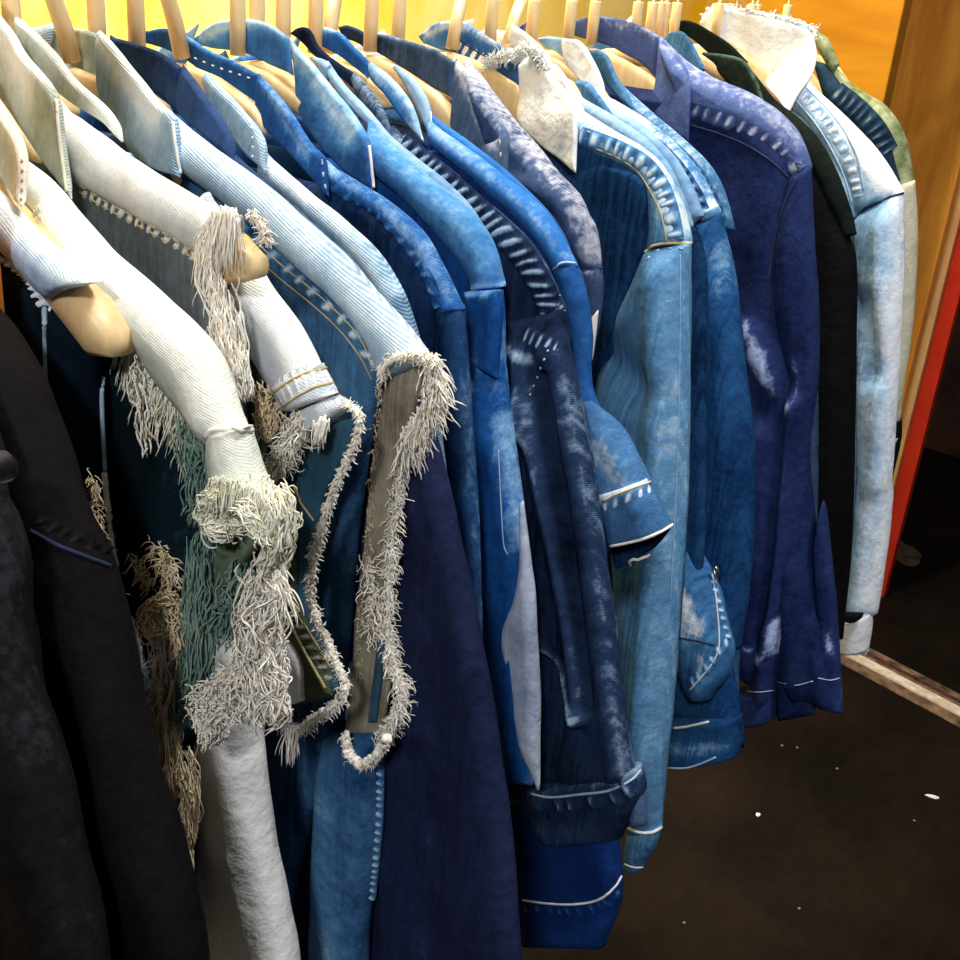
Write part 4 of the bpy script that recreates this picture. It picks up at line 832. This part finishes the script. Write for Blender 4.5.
g.loft('cuff', [(628, 826), (626, 845), (624, 866)], [(662, 826), (658, 845), (644, 868)], ol, h=0.013, dx=-0.008, nu=24, nv=18, fold=0.002, taper=(0.9, 0.6), ewt=0.3)
g.seam([(629, 828), (640, 832), (652, 832), (661, 827)], M['stitch_white'], 0.0016)
g.seam([(625, 864), (634, 867), (643, 867)], M['stitch_white'], 0.0008)
g.seam([(645, 253), (652, 246), (665, 243), (691, 243)], M['stitch_gold'], 0.0012)
g.seam([(647, 260), (655, 252), (668, 249), (690, 249)], M['stitch_blue'], 0.0006, dash=3)
g.band([(580, 136), (604, 144), (626, 154), (645, 166), (659, 184), (668, 206), (673, 228), (675, 240)], 0.013, 0.0028, 0.0095, ol, wear=0.9, skew=0)
g.seam([(580, 129), (606, 138), (630, 148), (650, 161), (665, 180), (675, 204), (681, 228), (683, 240)], M['stitch_gold'], 0.0005)
g.seam([(580, 143), (602, 151), (622, 160), (638, 172), (650, 190), (660, 212), (665, 232), (667, 242)], M['stitch_gold'], 0.0005)
g.seam([(680, 255), (679, 380), (676, 480), (670, 600)], M['stitch_blue'], 0.0004)
leaf(g, [(519, 66), (519, 95), (517, 120), (540, 145), (560, 160), (576, 173)], [(535, 50), (545, 66), (560, 84), (572, 96), (577, 110), (577, 172)], owhite, dx1=-0.024, nu=26, ew=0.3, wears=[([(535, 60), (560, 92), (570, 130)], 0.008, 0.2), ([(530, 70), (525, 110)], 0.008, 0.4)])
backcollar(g, [(418, 36), (432, 24), (446, 20), (462, 22), (485, 34), (505, 48), (520, 58)], [(424, 44), (440, 50), (456, 54), (474, 62), (490, 70), (505, 78), (519, 86)], ob, wears=[([(420, 34), (446, 22), (505, 50)], 0.004, 0.35)])
g.seam([(456, 38), (475, 50), (494, 61)], M['stitch_dark'], 0.0007)
g.band([(458, 46), (474, 54), (490, 63)], 0.012, 0.0018, 0.007, owhite, wear=0.4)
g.frayline([(486, 66), (495, 58), (510, 54), (528, 50), (538, 52)], 320, 0.008, (-0.2, 0.1), M['stitch_white'], 0.0006, 0.01, 0.9, dx=-0.004, jit=0.004)
g.frayline([(530, 52), (540, 58), (545, 70)], 120, 0.008, (-0.4, 0.1), M['stitch_white'], 0.0006, 0.01, 0.9, dx=-0.004, jit=0.003)
hanger(452, 45, 'leaning hanger neck in front of the indigo back collar with white fray', X=XO, tilt=0.03, topw=0.036)
# ---- P: white collar jacket
pw2 = denim('off_white_denim', (0.55, 0.6, 0.62), (0.93, 0.93, 0.9), 0.75, 12, 0.1, 0.1, contrast=0.5, seed=37)
XP = sx(490, 40)
g = G('denim_jacket', 'jacket showing only a soft off-white collar behind the frayed one', XP, h=0.006)
top = [(575, 92), (610, 112), (645, 136), (668, 162), (684, 196), (694, 225)]
bot = [(575, 130), (605, 150), (635, 172), (655, 198), (668, 222), (676, 245)]
g.loft('yoke', bot, top, pc, h=0.006, nu=16, fold=0.001, mirror=True)
auto_body(g, top, bot, [(690, 280), (690, 400), (688, 520), (680, 640)], od, fold=0.002)
leaf(g, [(508, 40), (518, 56), (536, 76), (556, 98), (580, 112)], [(511, 23), (527, 32), (547, 52), (556, 70), (572, 92), (582, 110)], pw2, dx1=-0.006, mirror=True, dx0=0.0)
leaf(g, [(544, 66), (546, 80), (560, 98), (584, 112)], [(556, 64), (566, 76), (578, 96), (585, 110)], owhite, dx0=-0.008, dx1=-0.014, mirror=False)
hanger(490, 40, 'tall pale hanger neck in front of the off-white collar', X=XP, half=0.10)
XP2 = sx(508, 40)
g = G('denim_jacket', 'jacket showing only a small sky blue pinched collar tip left of the dark teal one', XP2, h=0.006)
top = [(600, 98), (640, 122), (672, 152), (692, 184), (704, 215)]
bot = [(600, 130), (635, 152), (660, 178), (678, 205), (688, 230)]
g.loft('yoke', bot, top, pc, h=0.006, nu=16, fold=0.001, mirror=True)
auto_body(g, top, bot, [(706, 260), (706, 380), (706, 520), (700, 620)], od, fold=0.002)
leaf(g, [(572, 90), (580, 104), (600, 118), (622, 130)], [(576, 80), (586, 82), (602, 98), (624, 129)], ol, dx1=-0.008, mirror=False)
hanger(508, 40, 'dark-shaded hanger neck leaning left of the pair at the white collar', X=XP2, tilt=0.05, half=0.10)

# ---- Q: light blue jacket with bulging pocket
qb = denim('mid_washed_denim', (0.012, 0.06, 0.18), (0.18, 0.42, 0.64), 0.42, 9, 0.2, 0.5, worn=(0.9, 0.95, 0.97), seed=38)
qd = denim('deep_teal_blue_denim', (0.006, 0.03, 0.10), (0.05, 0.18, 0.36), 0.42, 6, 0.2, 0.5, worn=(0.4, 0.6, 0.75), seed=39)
XQ = sx(540, 33)-0.012
g = G('denim_jacket', 'mid blue denim jacket with a bulging washed pocket low down and a zip end', XQ, h=0.013)
top = [(600, 90), (622, 102), (645, 116), (668, 134), (688, 154), (704, 176), (714, 196), (722, 212)]
bot = [(604, 120), (625, 130), (645, 142), (664, 158), (680, 176), (690, 194), (697, 208), (701, 222)]
g.loft('yoke', bot, top, qb, h=0.012, dx=-0.002, nu=28, nv=60, fold=0.003, mirror=True, wears=[([(602, 95), (645, 122), (688, 162), (716, 206)], 0.007, 0.6)])
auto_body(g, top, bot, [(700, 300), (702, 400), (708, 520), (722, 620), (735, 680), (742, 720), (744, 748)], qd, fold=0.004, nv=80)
g.loft('sleeve', [(690, 226), (688, 300), (686, 400), (690, 480), (696, 560), (700, 640)], [(722, 212), (733, 260), (744, 320), (750, 380), (755, 450), (754, 520), (748, 600), (740, 650)], qd, h=0.018, dx=-0.004, nu=34, nv=80, fold=0.007, freq=18, mirror=True,
       wears=[([(702, 240), (706, 330), (704, 420)], 0.007, 0.35), ([(725, 240), (732, 290)], 0.006, 0.3)])
g.band([(612, 118), (640, 134), (662, 150), (682, 172), (696, 194), (704, 212)], 0.010, 0.0024, 0.009, qb, wear=0.9)
g.loft('cap_band', [(699, 214), (702, 225)], [(718, 204), (722, 214)], ol, h=0.014, dx=-0.004, nu=14, nv=8, fold=0, ewt=0.8, eww=0.003)
g.loft('pocket', [(672, 540), (674, 600), (678, 660), (690, 690)], [(688, 524), (706, 556), (722, 590), (730, 622), (736, 650), (732, 674), (714, 698)], qb, h=0.014, dx=-0.024, nu=34, nv=50, fold=0.006, freq=34, bulge=0.008, wears=[([(690, 580), (712, 620)], 0.02, 0.35), ([(700, 560), (722, 610)], 0.007, 0.4), ([(728, 640), (725, 680)], 0.006, 0.4)])
g.band([(712, 580), (720, 610), (728, 640)], 0.008, 0.0022, 0.008, ol, wear=0.9)
g.band([(692, 684), (706, 668), (718, 650), (728, 640)], 0.010, 0.0022, 0.010, ol, wear=0.7)
g.seam([(676, 637), (698, 641), (715, 645)], M['stitch_dark'], 0.0009)
g.seam([(690, 690), (704, 674), (716, 656), (719, 640), (716, 600), (712, 574)], M['stitch_white'], 0.0007)
V, Fc = [], []; tube(V, Fc, [g.pt(p, -0.03) for p in ((713, 568), (716, 576), (719, 580), (717, 568), (714, 566))], 0.0016, 8); link('zip_end', V, Fc, M['steel'], g.root)
g.loft('hem', [(668, 718), (668, 740), (668, 768)], [(742, 716), (742, 738), (738, 756)], qd, h=0.014, dx=-0.010, nu=26, nv=20, fold=0.004, taper=(0.8, 0.5), wears=[([(670, 740), (735, 735)], 0.008, 0.35)])
g.seam([(674, 728), (690, 726), (709, 722)], M['stitch_white'], 0.0012)
g.seam([(668, 768), (686, 768), (700, 764), (716, 757)], M['stitch_blue'], 0.0009)
leaf(g, [(562, 44), (566, 64), (580, 84), (592, 100), (606, 110)], [(563, 38), (579, 40), (592, 58), (604, 84), (606, 108)], owhite, dx1=-0.014, nu=20)
leaf(g, [(574, 82), (580, 92), (592, 108), (604, 118), (622, 130)], [(577, 80), (588, 82), (597, 92), (612, 112), (622, 130)], ol, dx0=-0.012, dx1=-0.018, mirror=False)
backcollar(g, [(538, 38), (548, 36), (560, 37), (575, 39)], [(545, 48), (556, 52), (564, 58), (572, 64)], pc)
hanger(540, 33, 'tall slim pale hanger neck right of the white collar', X=XQ, half=0.10)
hanger(562, 36, 'slim pale hanger neck just left of the navy collar', X=sx(562, 36)+0.01, half=0.05)
# ---- R: dark teal denim
rd = denim('dark_teal_denim', (0.01, 0.05, 0.11), (0.14, 0.30, 0.44), 0.42, 12, 0.2, 0.4, worn=(0.65, 0.78, 0.85), seed=40)
XR = 0.868
g = G('denim_jacket', 'dark teal denim jacket with a narrow crumpled collar against the navy one', XR, h=0.012)
top = [(622, 84), (644, 104), (668, 124), (690, 142), (708, 160), (722, 182), (730, 206), (736, 230)]
bot = [(626, 112), (646, 128), (666, 146), (684, 166), (698, 186), (708, 204), (714, 218), (718, 232)]
g.loft('yoke', bot, top, rd, h=0.011, dx=-0.002, nu=22, nv=50, fold=0.003, mirror=True, wears=[([(625, 92), (668, 128), (708, 166), (732, 215)], 0.006, 0.35)])
auto_body(g, top, bot, [(730, 300), (735, 400), (738, 500), (740, 600), (740, 700)], rd, fold=0.004)
g.band([(640, 120), (664, 140), (684, 158), (702, 180), (716, 208), (722, 228)], 0.010, 0.0022, 0.008, rd, wear=0.7)
leaf(g, [(588, 54), (598, 74), (612, 92), (630, 108)], [(589, 49), (600, 50), (608, 56), (617, 76), (630, 96), (633, 108)], rd, dx1=-0.014, ew=0.2)

# ---- S: navy work jacket
sn = denim('washed_navy_cotton', (0.006, 0.010, 0.05), (0.06, 0.075, 0.19), 0.40, 6, 0.12, 0.15, contrast=0.9, worn=(0.62, 0.68, 0.92), seed=41, rough=0.75)
sl = denim('faded_lilac_navy', (0.035, 0.05, 0.15), (0.22, 0.24, 0.41), 0.5, 7, 0.12, 0.15, contrast=0.7, worn=(0.86, 0.86, 0.95), seed=42)
XS = sx(592, 37)
g = G('work_jacket', 'washed navy work jacket with lilac-faded shoulder, hip hem and white worn patches', XS, h=0.018)
top = [(660, 36), (680, 56), (702, 70), (726, 80), (750, 90), (775, 106), (794, 126), (805, 146), (812, 166)]
bot = [(688, 118), (704, 122), (720, 128), (738, 135), (756, 144), (772, 156), (784, 166), (790, 172), (794, 180)]
g.loft('yoke', bot, top, sl, h=0.018, dx=-0.002, nu=34, nv=70, fold=0.004, mirror=True, wears=[([(668, 40), (702, 74), (760, 98), (800, 140)], 0.012, 0.3)])
auto_body(g, top, bot, [(798, 220), (800, 300), (806, 400), (814, 500), (824, 600), (836, 690), (838, 712)], sn, fold=0.008, nv=100, nu=64, freq=16,
          wears=[([(754, 318), (762, 330), (768, 345)], 0.005, 0.5), ([(770, 348), (778, 365), (783, 388)], 0.006, 0.6), ([(764, 352), (772, 372)], 0.006, 0.35), ([(748, 632), (776, 640)], 0.004, 0.5)],
          ridges=[([(760, 330), (780, 380)], 0.010, 0.008), ([(770, 430), (768, 560), (755, 700)], 0.010, 0.014), ([(798, 560), (800, 700)], 0.007, 0.012), ([(828, 620), (832, 700)], 0.006, 0.010), ([(746, 260), (735, 340)], 0.012, -0.006)])
g.loft('sleeve', [(790, 178), (778, 215), (772, 260), (776, 330), (785, 400), (778, 500), (768, 600), (752, 640), (748, 720)], [(812, 166), (814, 220), (817, 300), (819, 370), (812, 440), (806, 520), (800, 580), (790, 640), (776, 718)], sn, h=0.020, dx=-0.006, nu=34, nv=110, fold=0.008, freq=18, fz=1.5, mirror=True, ew=0.12, eww=0.006,
       wears=[([(800, 355), (807, 372), (806, 390)], 0.0045, 0.5), ([(796, 405), (801, 398)], 0.005, 0.6), ([(748, 632), (770, 640), (776, 650)], 0.004, 0.6), ([(790, 610), (786, 640)], 0.004, 1.0), ([(798, 420), (790, 540), (778, 640)], 0.003, 0.2), ([(752, 655), (775, 648)], 0.003, 0.5)],
       ridges=[([(800, 400), (792, 540), (775, 690)], 0.008, 0.012)])
g.loft('hem_fold', [(779, 560), (778, 640), (778, 720)], [(800, 480), (812, 600), (815, 714)], sn, h=0.014, dx=-0.004, nu=20, nv=40, fold=0.003, ew=0.3, eww=0.004, wears=[([(803, 625), (806, 650)], 0.005, 1.1)])
g.loft('hem_fold', [(816, 540), (817, 640), (818, 708)], [(824, 500), (836, 600), (843, 714)], sn, h=0.012, dx=-0.002, nu=16, nv=40, fold=0.003, ew=0.2, eww=0.004, wears=[([(832, 630), (834, 645)], 0.004, 0.7)])
for a_ in ([(736, 688), (755, 692), (775, 690)], [(778, 682), (795, 685), (813, 681)], [(818, 678), (830, 680), (842, 677)]): g.seam(a_, M['stitch_blue'], 0.0005)
g.loft('hem_band', [(736, 690), (734, 706), (731, 726)], [(776, 690), (777, 704), (776, 718)], sn, h=0.016, dx=-0.016, nu=18, nv=14, fold=0.002, taper=(0.8, 0.8))
g.band([(692, 110), (712, 116), (734, 124), (756, 134), (776, 148), (790, 162), (800, 172)], 0.016, 0.0026, 0.011, sl, wear=0.5, skew=0.4)
g.seam([(797, 178), (784, 205), (774, 240), (768, 280)], M['stitch_dark'], 0.0008)
g.seam([(690, 125), (720, 134), (748, 146), (772, 162), (788, 178)], M['stitch_dark'], 0.0008)
leaf(g, [(659, 40), (655, 84), (651, 110), (668, 126), (688, 142)], [(661, 35), (676, 52), (688, 72), (691, 90), (689, 142)], sl, dx1=-0.030, nu=26, wears=[([(664, 42), (682, 70)], 0.010, 0.3)])
backcollar(g, [(563, 30), (575, 20), (592, 16), (612, 17), (632, 22), (650, 30), (661, 38)], [(566, 33), (580, 38), (596, 42), (612, 48), (628, 56), (642, 64), (656, 78)], sl, wears=[([(600, 20), (650, 34)], 0.006, 0.3)])
hanger(592, 37, 'pale hanger neck standing in the navy work jacket collar', X=XS, topw=0.040, drop=0.10)

# ---- T: light blue collar glimpse
XT = sx(650, 30)
g = G('denim_jacket', 'light blue jacket of which only a collar sliver shows behind the navy collar', XT, h=0.010)
top = [(700, 78), (740, 100), (770, 122), (794, 152), (806, 182)]
bot = [(700, 95), (735, 112), (765, 135), (785, 160), (795, 185)]
g.loft('yoke', bot, top, ol, h=0.010, nu=16, fold=0.001, mirror=True)
auto_body(g, top, bot, [(808, 220), (816, 320), (818, 460), (816, 600)], nn_, fold=0.003)
leaf(g, [(664, 40), (672, 56), (688, 66), (702, 72)], [(670, 32), (682, 31), (692, 42), (706, 70)], ol, dx1=-0.006)
hanger(650, 28, 'middle hanger neck of the tight cluster behind the navy collar', X=XT, topw=0.034, half=0.12)
for (x, y), lab in zip([(636, 24), (658, 30), (663, 30)], ['leftmost hanger neck of the tight cluster behind the navy collar', 'dark-edged hanger neck right of the middle one in the tight cluster', 'rightmost hanger neck of the tight cluster behind the navy collar']):
    hanger(x, y, lab, r=0.0048, half=0.05)
# ---- U: near-black green jacket
ug = denim('black_green_corduroy', (0.002, 0.004, 0.003), (0.010, 0.018, 0.013), 0.4, 10, 0.15, 0.1, worn=(0.07, 0.12, 0.09), seed=43)
ub = denim('plain_black_cloth', (0.0015, 0.0015, 0.002), (0.006, 0.006, 0.007), 0.4, 8, 0.1, 0.2, seed=44)
XU = sx(674, 30)
g = G('black_jacket', 'black jacket with a greenish black collar between navy and white-collared ones', XU, h=0.020)
top = [(748, 66), (772, 96), (796, 114), (816, 134), (832, 160), (844, 188), (852, 212), (857, 234)]
bot = [(752, 110), (770, 126), (788, 144), (804, 164), (818, 188), (828, 208), (836, 224), (842, 240)]
g.loft('yoke', bot, top, ug, h=0.018, dx=-0.002, nu=22, nv=50, fold=0.003, mirror=True)
auto_body(g, top, bot, [(857, 260), (858, 330), (857, 420), (853, 520), (846, 600), (842, 640)], ub, fold=0.006, nv=80, nu=44, freq=24)
leaf(g, [(702, 54), (712, 66), (730, 86), (735, 92), (750, 104), (762, 108)], [(704, 52), (724, 54), (744, 60), (756, 78), (762, 94), (766, 108)], ug, dx1=-0.024, ew=0.6, eww=0.004)
backcollar(g, [(674, 26), (682, 20), (694, 22), (712, 32), (730, 44), (748, 62)], [(680, 34), (690, 38), (700, 46), (712, 56), (726, 62), (742, 70)], ug)
hanger(674, 30, 'hanger neck in front of the greenish black collar', X=XU, half=0.12)
# ---- V: white-collared light denim
vw = denim('white_grey_fleecy_denim', (0.5, 0.53, 0.56), (0.86, 0.87, 0.87), 0.7, 26, 0.05, 0.1, contrast=0.5, worn=(0.98, 0.98, 0.97), seed=45)
vl = denim('ice_blue_denim', (0.04, 0.20, 0.36), (0.50, 0.68, 0.82), 0.55, 6, 0.15, 0.35, contrast=0.8, worn=(0.88, 0.9, 0.96), seed=46)
XV = sx(715, 35)
g = G('denim_jacket', 'ice blue denim jacket with a frayed white collar and long pale sleeve, far end', XV, h=0.018)
top = [(808, 78), (822, 92), (840, 108), (858, 126), (876, 146), (890, 166), (898, 180), (904, 192)]
bot = [(792, 108), (806, 126), (820, 148), (834, 170), (846, 190), (850, 202), (852, 210), (854, 218)]
g.loft('yoke', bot, top, vl, h=0.017, dx=-0.002, nu=30, nv=60, fold=0.003, mirror=True, wears=[([(815, 84), (850, 118), (880, 156), (900, 188)], 0.016, 0.75)])
auto_body(g, top, bot, [(862, 260), (868, 340), (866, 440), (862, 520), (856, 600)], vl, fold=0.005)
g.loft('sleeve', [(852, 218), (856, 260), (858, 340), (858, 420), (855, 500), (849, 570), (842, 624)], [(904, 190), (906, 240), (905, 310), (900, 390), (894, 470), (888, 540), (877, 614)], vl, h=0.022, dx=-0.006, nu=36, nv=90, fold=0.007, freq=16, fz=3, mirror=True, ew=0.6, eww=0.010,
       wears=[([(880, 400), (876, 500), (868, 600)], 0.012, 0.4), ([(890, 230), (892, 340)], 0.010, 0.3)], ridges=[([(892, 220), (894, 340), (886, 480)], 0.010, 0.010), ([(872, 300), (882, 370)], 0.012, -0.012)])
g.loft('cuff', [(838, 622), (838, 636), (838, 650)], [(873, 612), (872, 630), (869, 650)], vw, h=0.020, dx=-0.008, nu=24, nv=14, fold=0.003, taper=(0.9, 0.9))
g.loft('cuff_gap', [(838, 612), (840, 616), (846, 622)], [(864, 613), (862, 618), (856, 622)], ub, h=0.006, dx=-0.032, nu=12, nv=10, fold=0)  # solid black patch painting the dark of the cuff opening
for a_ in ([(806, 88), (828, 110), (846, 134), (858, 160), (864, 190)], [(796, 100), (816, 124), (832, 150), (844, 176), (852, 204)]): g.seam(a_, M['stitch_blue'], 0.0008)
g.band([(801, 94), (822, 117), (839, 142), (851, 168), (858, 196)], 0.012, 0.0022, 0.010, vl, wear=0.8, skew=0)
g.seam([(854, 220), (866, 207), (884, 200), (903, 193)], M['stitch_dark'], 0.0012)
leaf(g, [(804, 40), (786, 62), (766, 82), (778, 98), (788, 112)], [(814, 36), (817, 56), (812, 76), (800, 94), (790, 112)], vw, dx1=-0.032, nu=26, ew=0.4, ewl=0.6)
backcollar(g, [(700, 24), (708, 12), (722, 6), (740, 10), (764, 16), (790, 22), (808, 28), (815, 38)], [(704, 30), (716, 38), (730, 46), (744, 56), (756, 64), (768, 72), (782, 74), (792, 60)], vw, h=0.004)
g.frayline([(704, 18), (716, 8), (740, 10), (790, 21), (812, 30), (816, 40)], 260, 0.008, (-0.1, 0.5), M['stitch_white'], 0.0008, 0.006, 0.9, dx=0.008, jit=0.003, cord=0.002)
g.frayline([(838, 650), (868, 650)], 90, 0.006, (0, -1), M['stitch_white'], 0.0008, 0.003, 0.4, dx=-0.01, jit=0.002)
hanger(715, 36, 'pale hanger neck in front of the frayed white collar', X=XV, topw=0.040, half=0.14)
for (x, y), lab in zip([(754, 24), (785, 24)], ['short hanger neck peeping over the middle of the white collar', 'last short hanger neck, above the right corner of the white collar']): hanger(x, y, lab, half=0.10, drop=0.05)
# ---- W: olive fleece over dark denim
wf_ = plain('olive_cream_fleece', (0.09, 0.13, 0.03), (0.42, 0.44, 0.26), 0.95, 55, bump=0.9)
wd = denim('dark_slate_denim', (0.008, 0.02, 0.03), (0.07, 0.12, 0.15), 0.4, 14, 0.2, 0.2, worn=(0.35, 0.42, 0.45), seed=47)
wc = denim('cream_khaki_cloth', (0.28, 0.27, 0.18), (0.62, 0.58, 0.44), 0.6, 8, 0.1, 0.1, seed=48)
XW = XV+0.075
g = G('work_jacket', 'dark slate jacket edged with olive fleece, last garment before the wood panels', XW, h=0.018)
top = [(835, 66), (850, 80), (868, 92), (886, 104), (898, 120), (906, 140), (910, 160), (914, 182)]
bot = [(836, 110), (850, 122), (864, 136), (876, 152), (886, 168), (892, 182), (896, 192), (900, 200)]
g.loft('yoke', bot, top, wf_, h=0.018, nu=22, nv=50, fold=0.005, mirror=True, label='fuzzy olive fleece shoulder')
g.loft('shoulder_panel', [(812, 60), (830, 110), (850, 130), (870, 150), (890, 190)], [(826, 64), (846, 88), (866, 104), (886, 126), (896, 165), (900, 180)], wd, h=0.010, dx=-0.014, nu=20, nv=40, fold=0.003)
g.band([(835, 92), (855, 108), (874, 128), (888, 152)], 0.022, 0.003, 0.009, wd, wear=0.6, skew=0)
g.loft('collar', [(812, 40), (820, 54), (832, 74)], [(815, 30), (828, 38), (840, 64)], wf_, h=0.006, dx=-0.012, nu=12, nv=20, fold=0.002, mirror=True)
auto_body(g, top, bot, [(912, 240), (910, 320), (902, 400), (896, 450), (890, 490)], wd, fold=0.004)
g.loft('sleeve', [(886, 190), (890, 240), (890, 320), (888, 400), (890, 425)], [(915, 180), (918, 230), (915, 310), (908, 370), (901, 420)], wc, h=0.016, dx=-0.006, nu=20, nv=50, fold=0.004, mirror=True, label='cream khaki sleeve', ridges=[([(905, 190), (906, 300), (902, 400)], 0.006, 0.006)])
g.loft('cuff', [(878, 415), (876, 450), (872, 492)], [(902, 418), (902, 438), (890, 492)], ub, h=0.012, dx=0.0, nu=14, nv=20, fold=0.002)
g.loft('cuff_lining', [(892, 440), (889, 455)], [(898, 438), (891, 456)], wc, h=0.003, dx=-0.014, nu=6, nv=8, fold=0)
hanger(757, 20, 'hanger of the olive fleece jacket, hidden behind the white collar', X=XW, half=0.17)
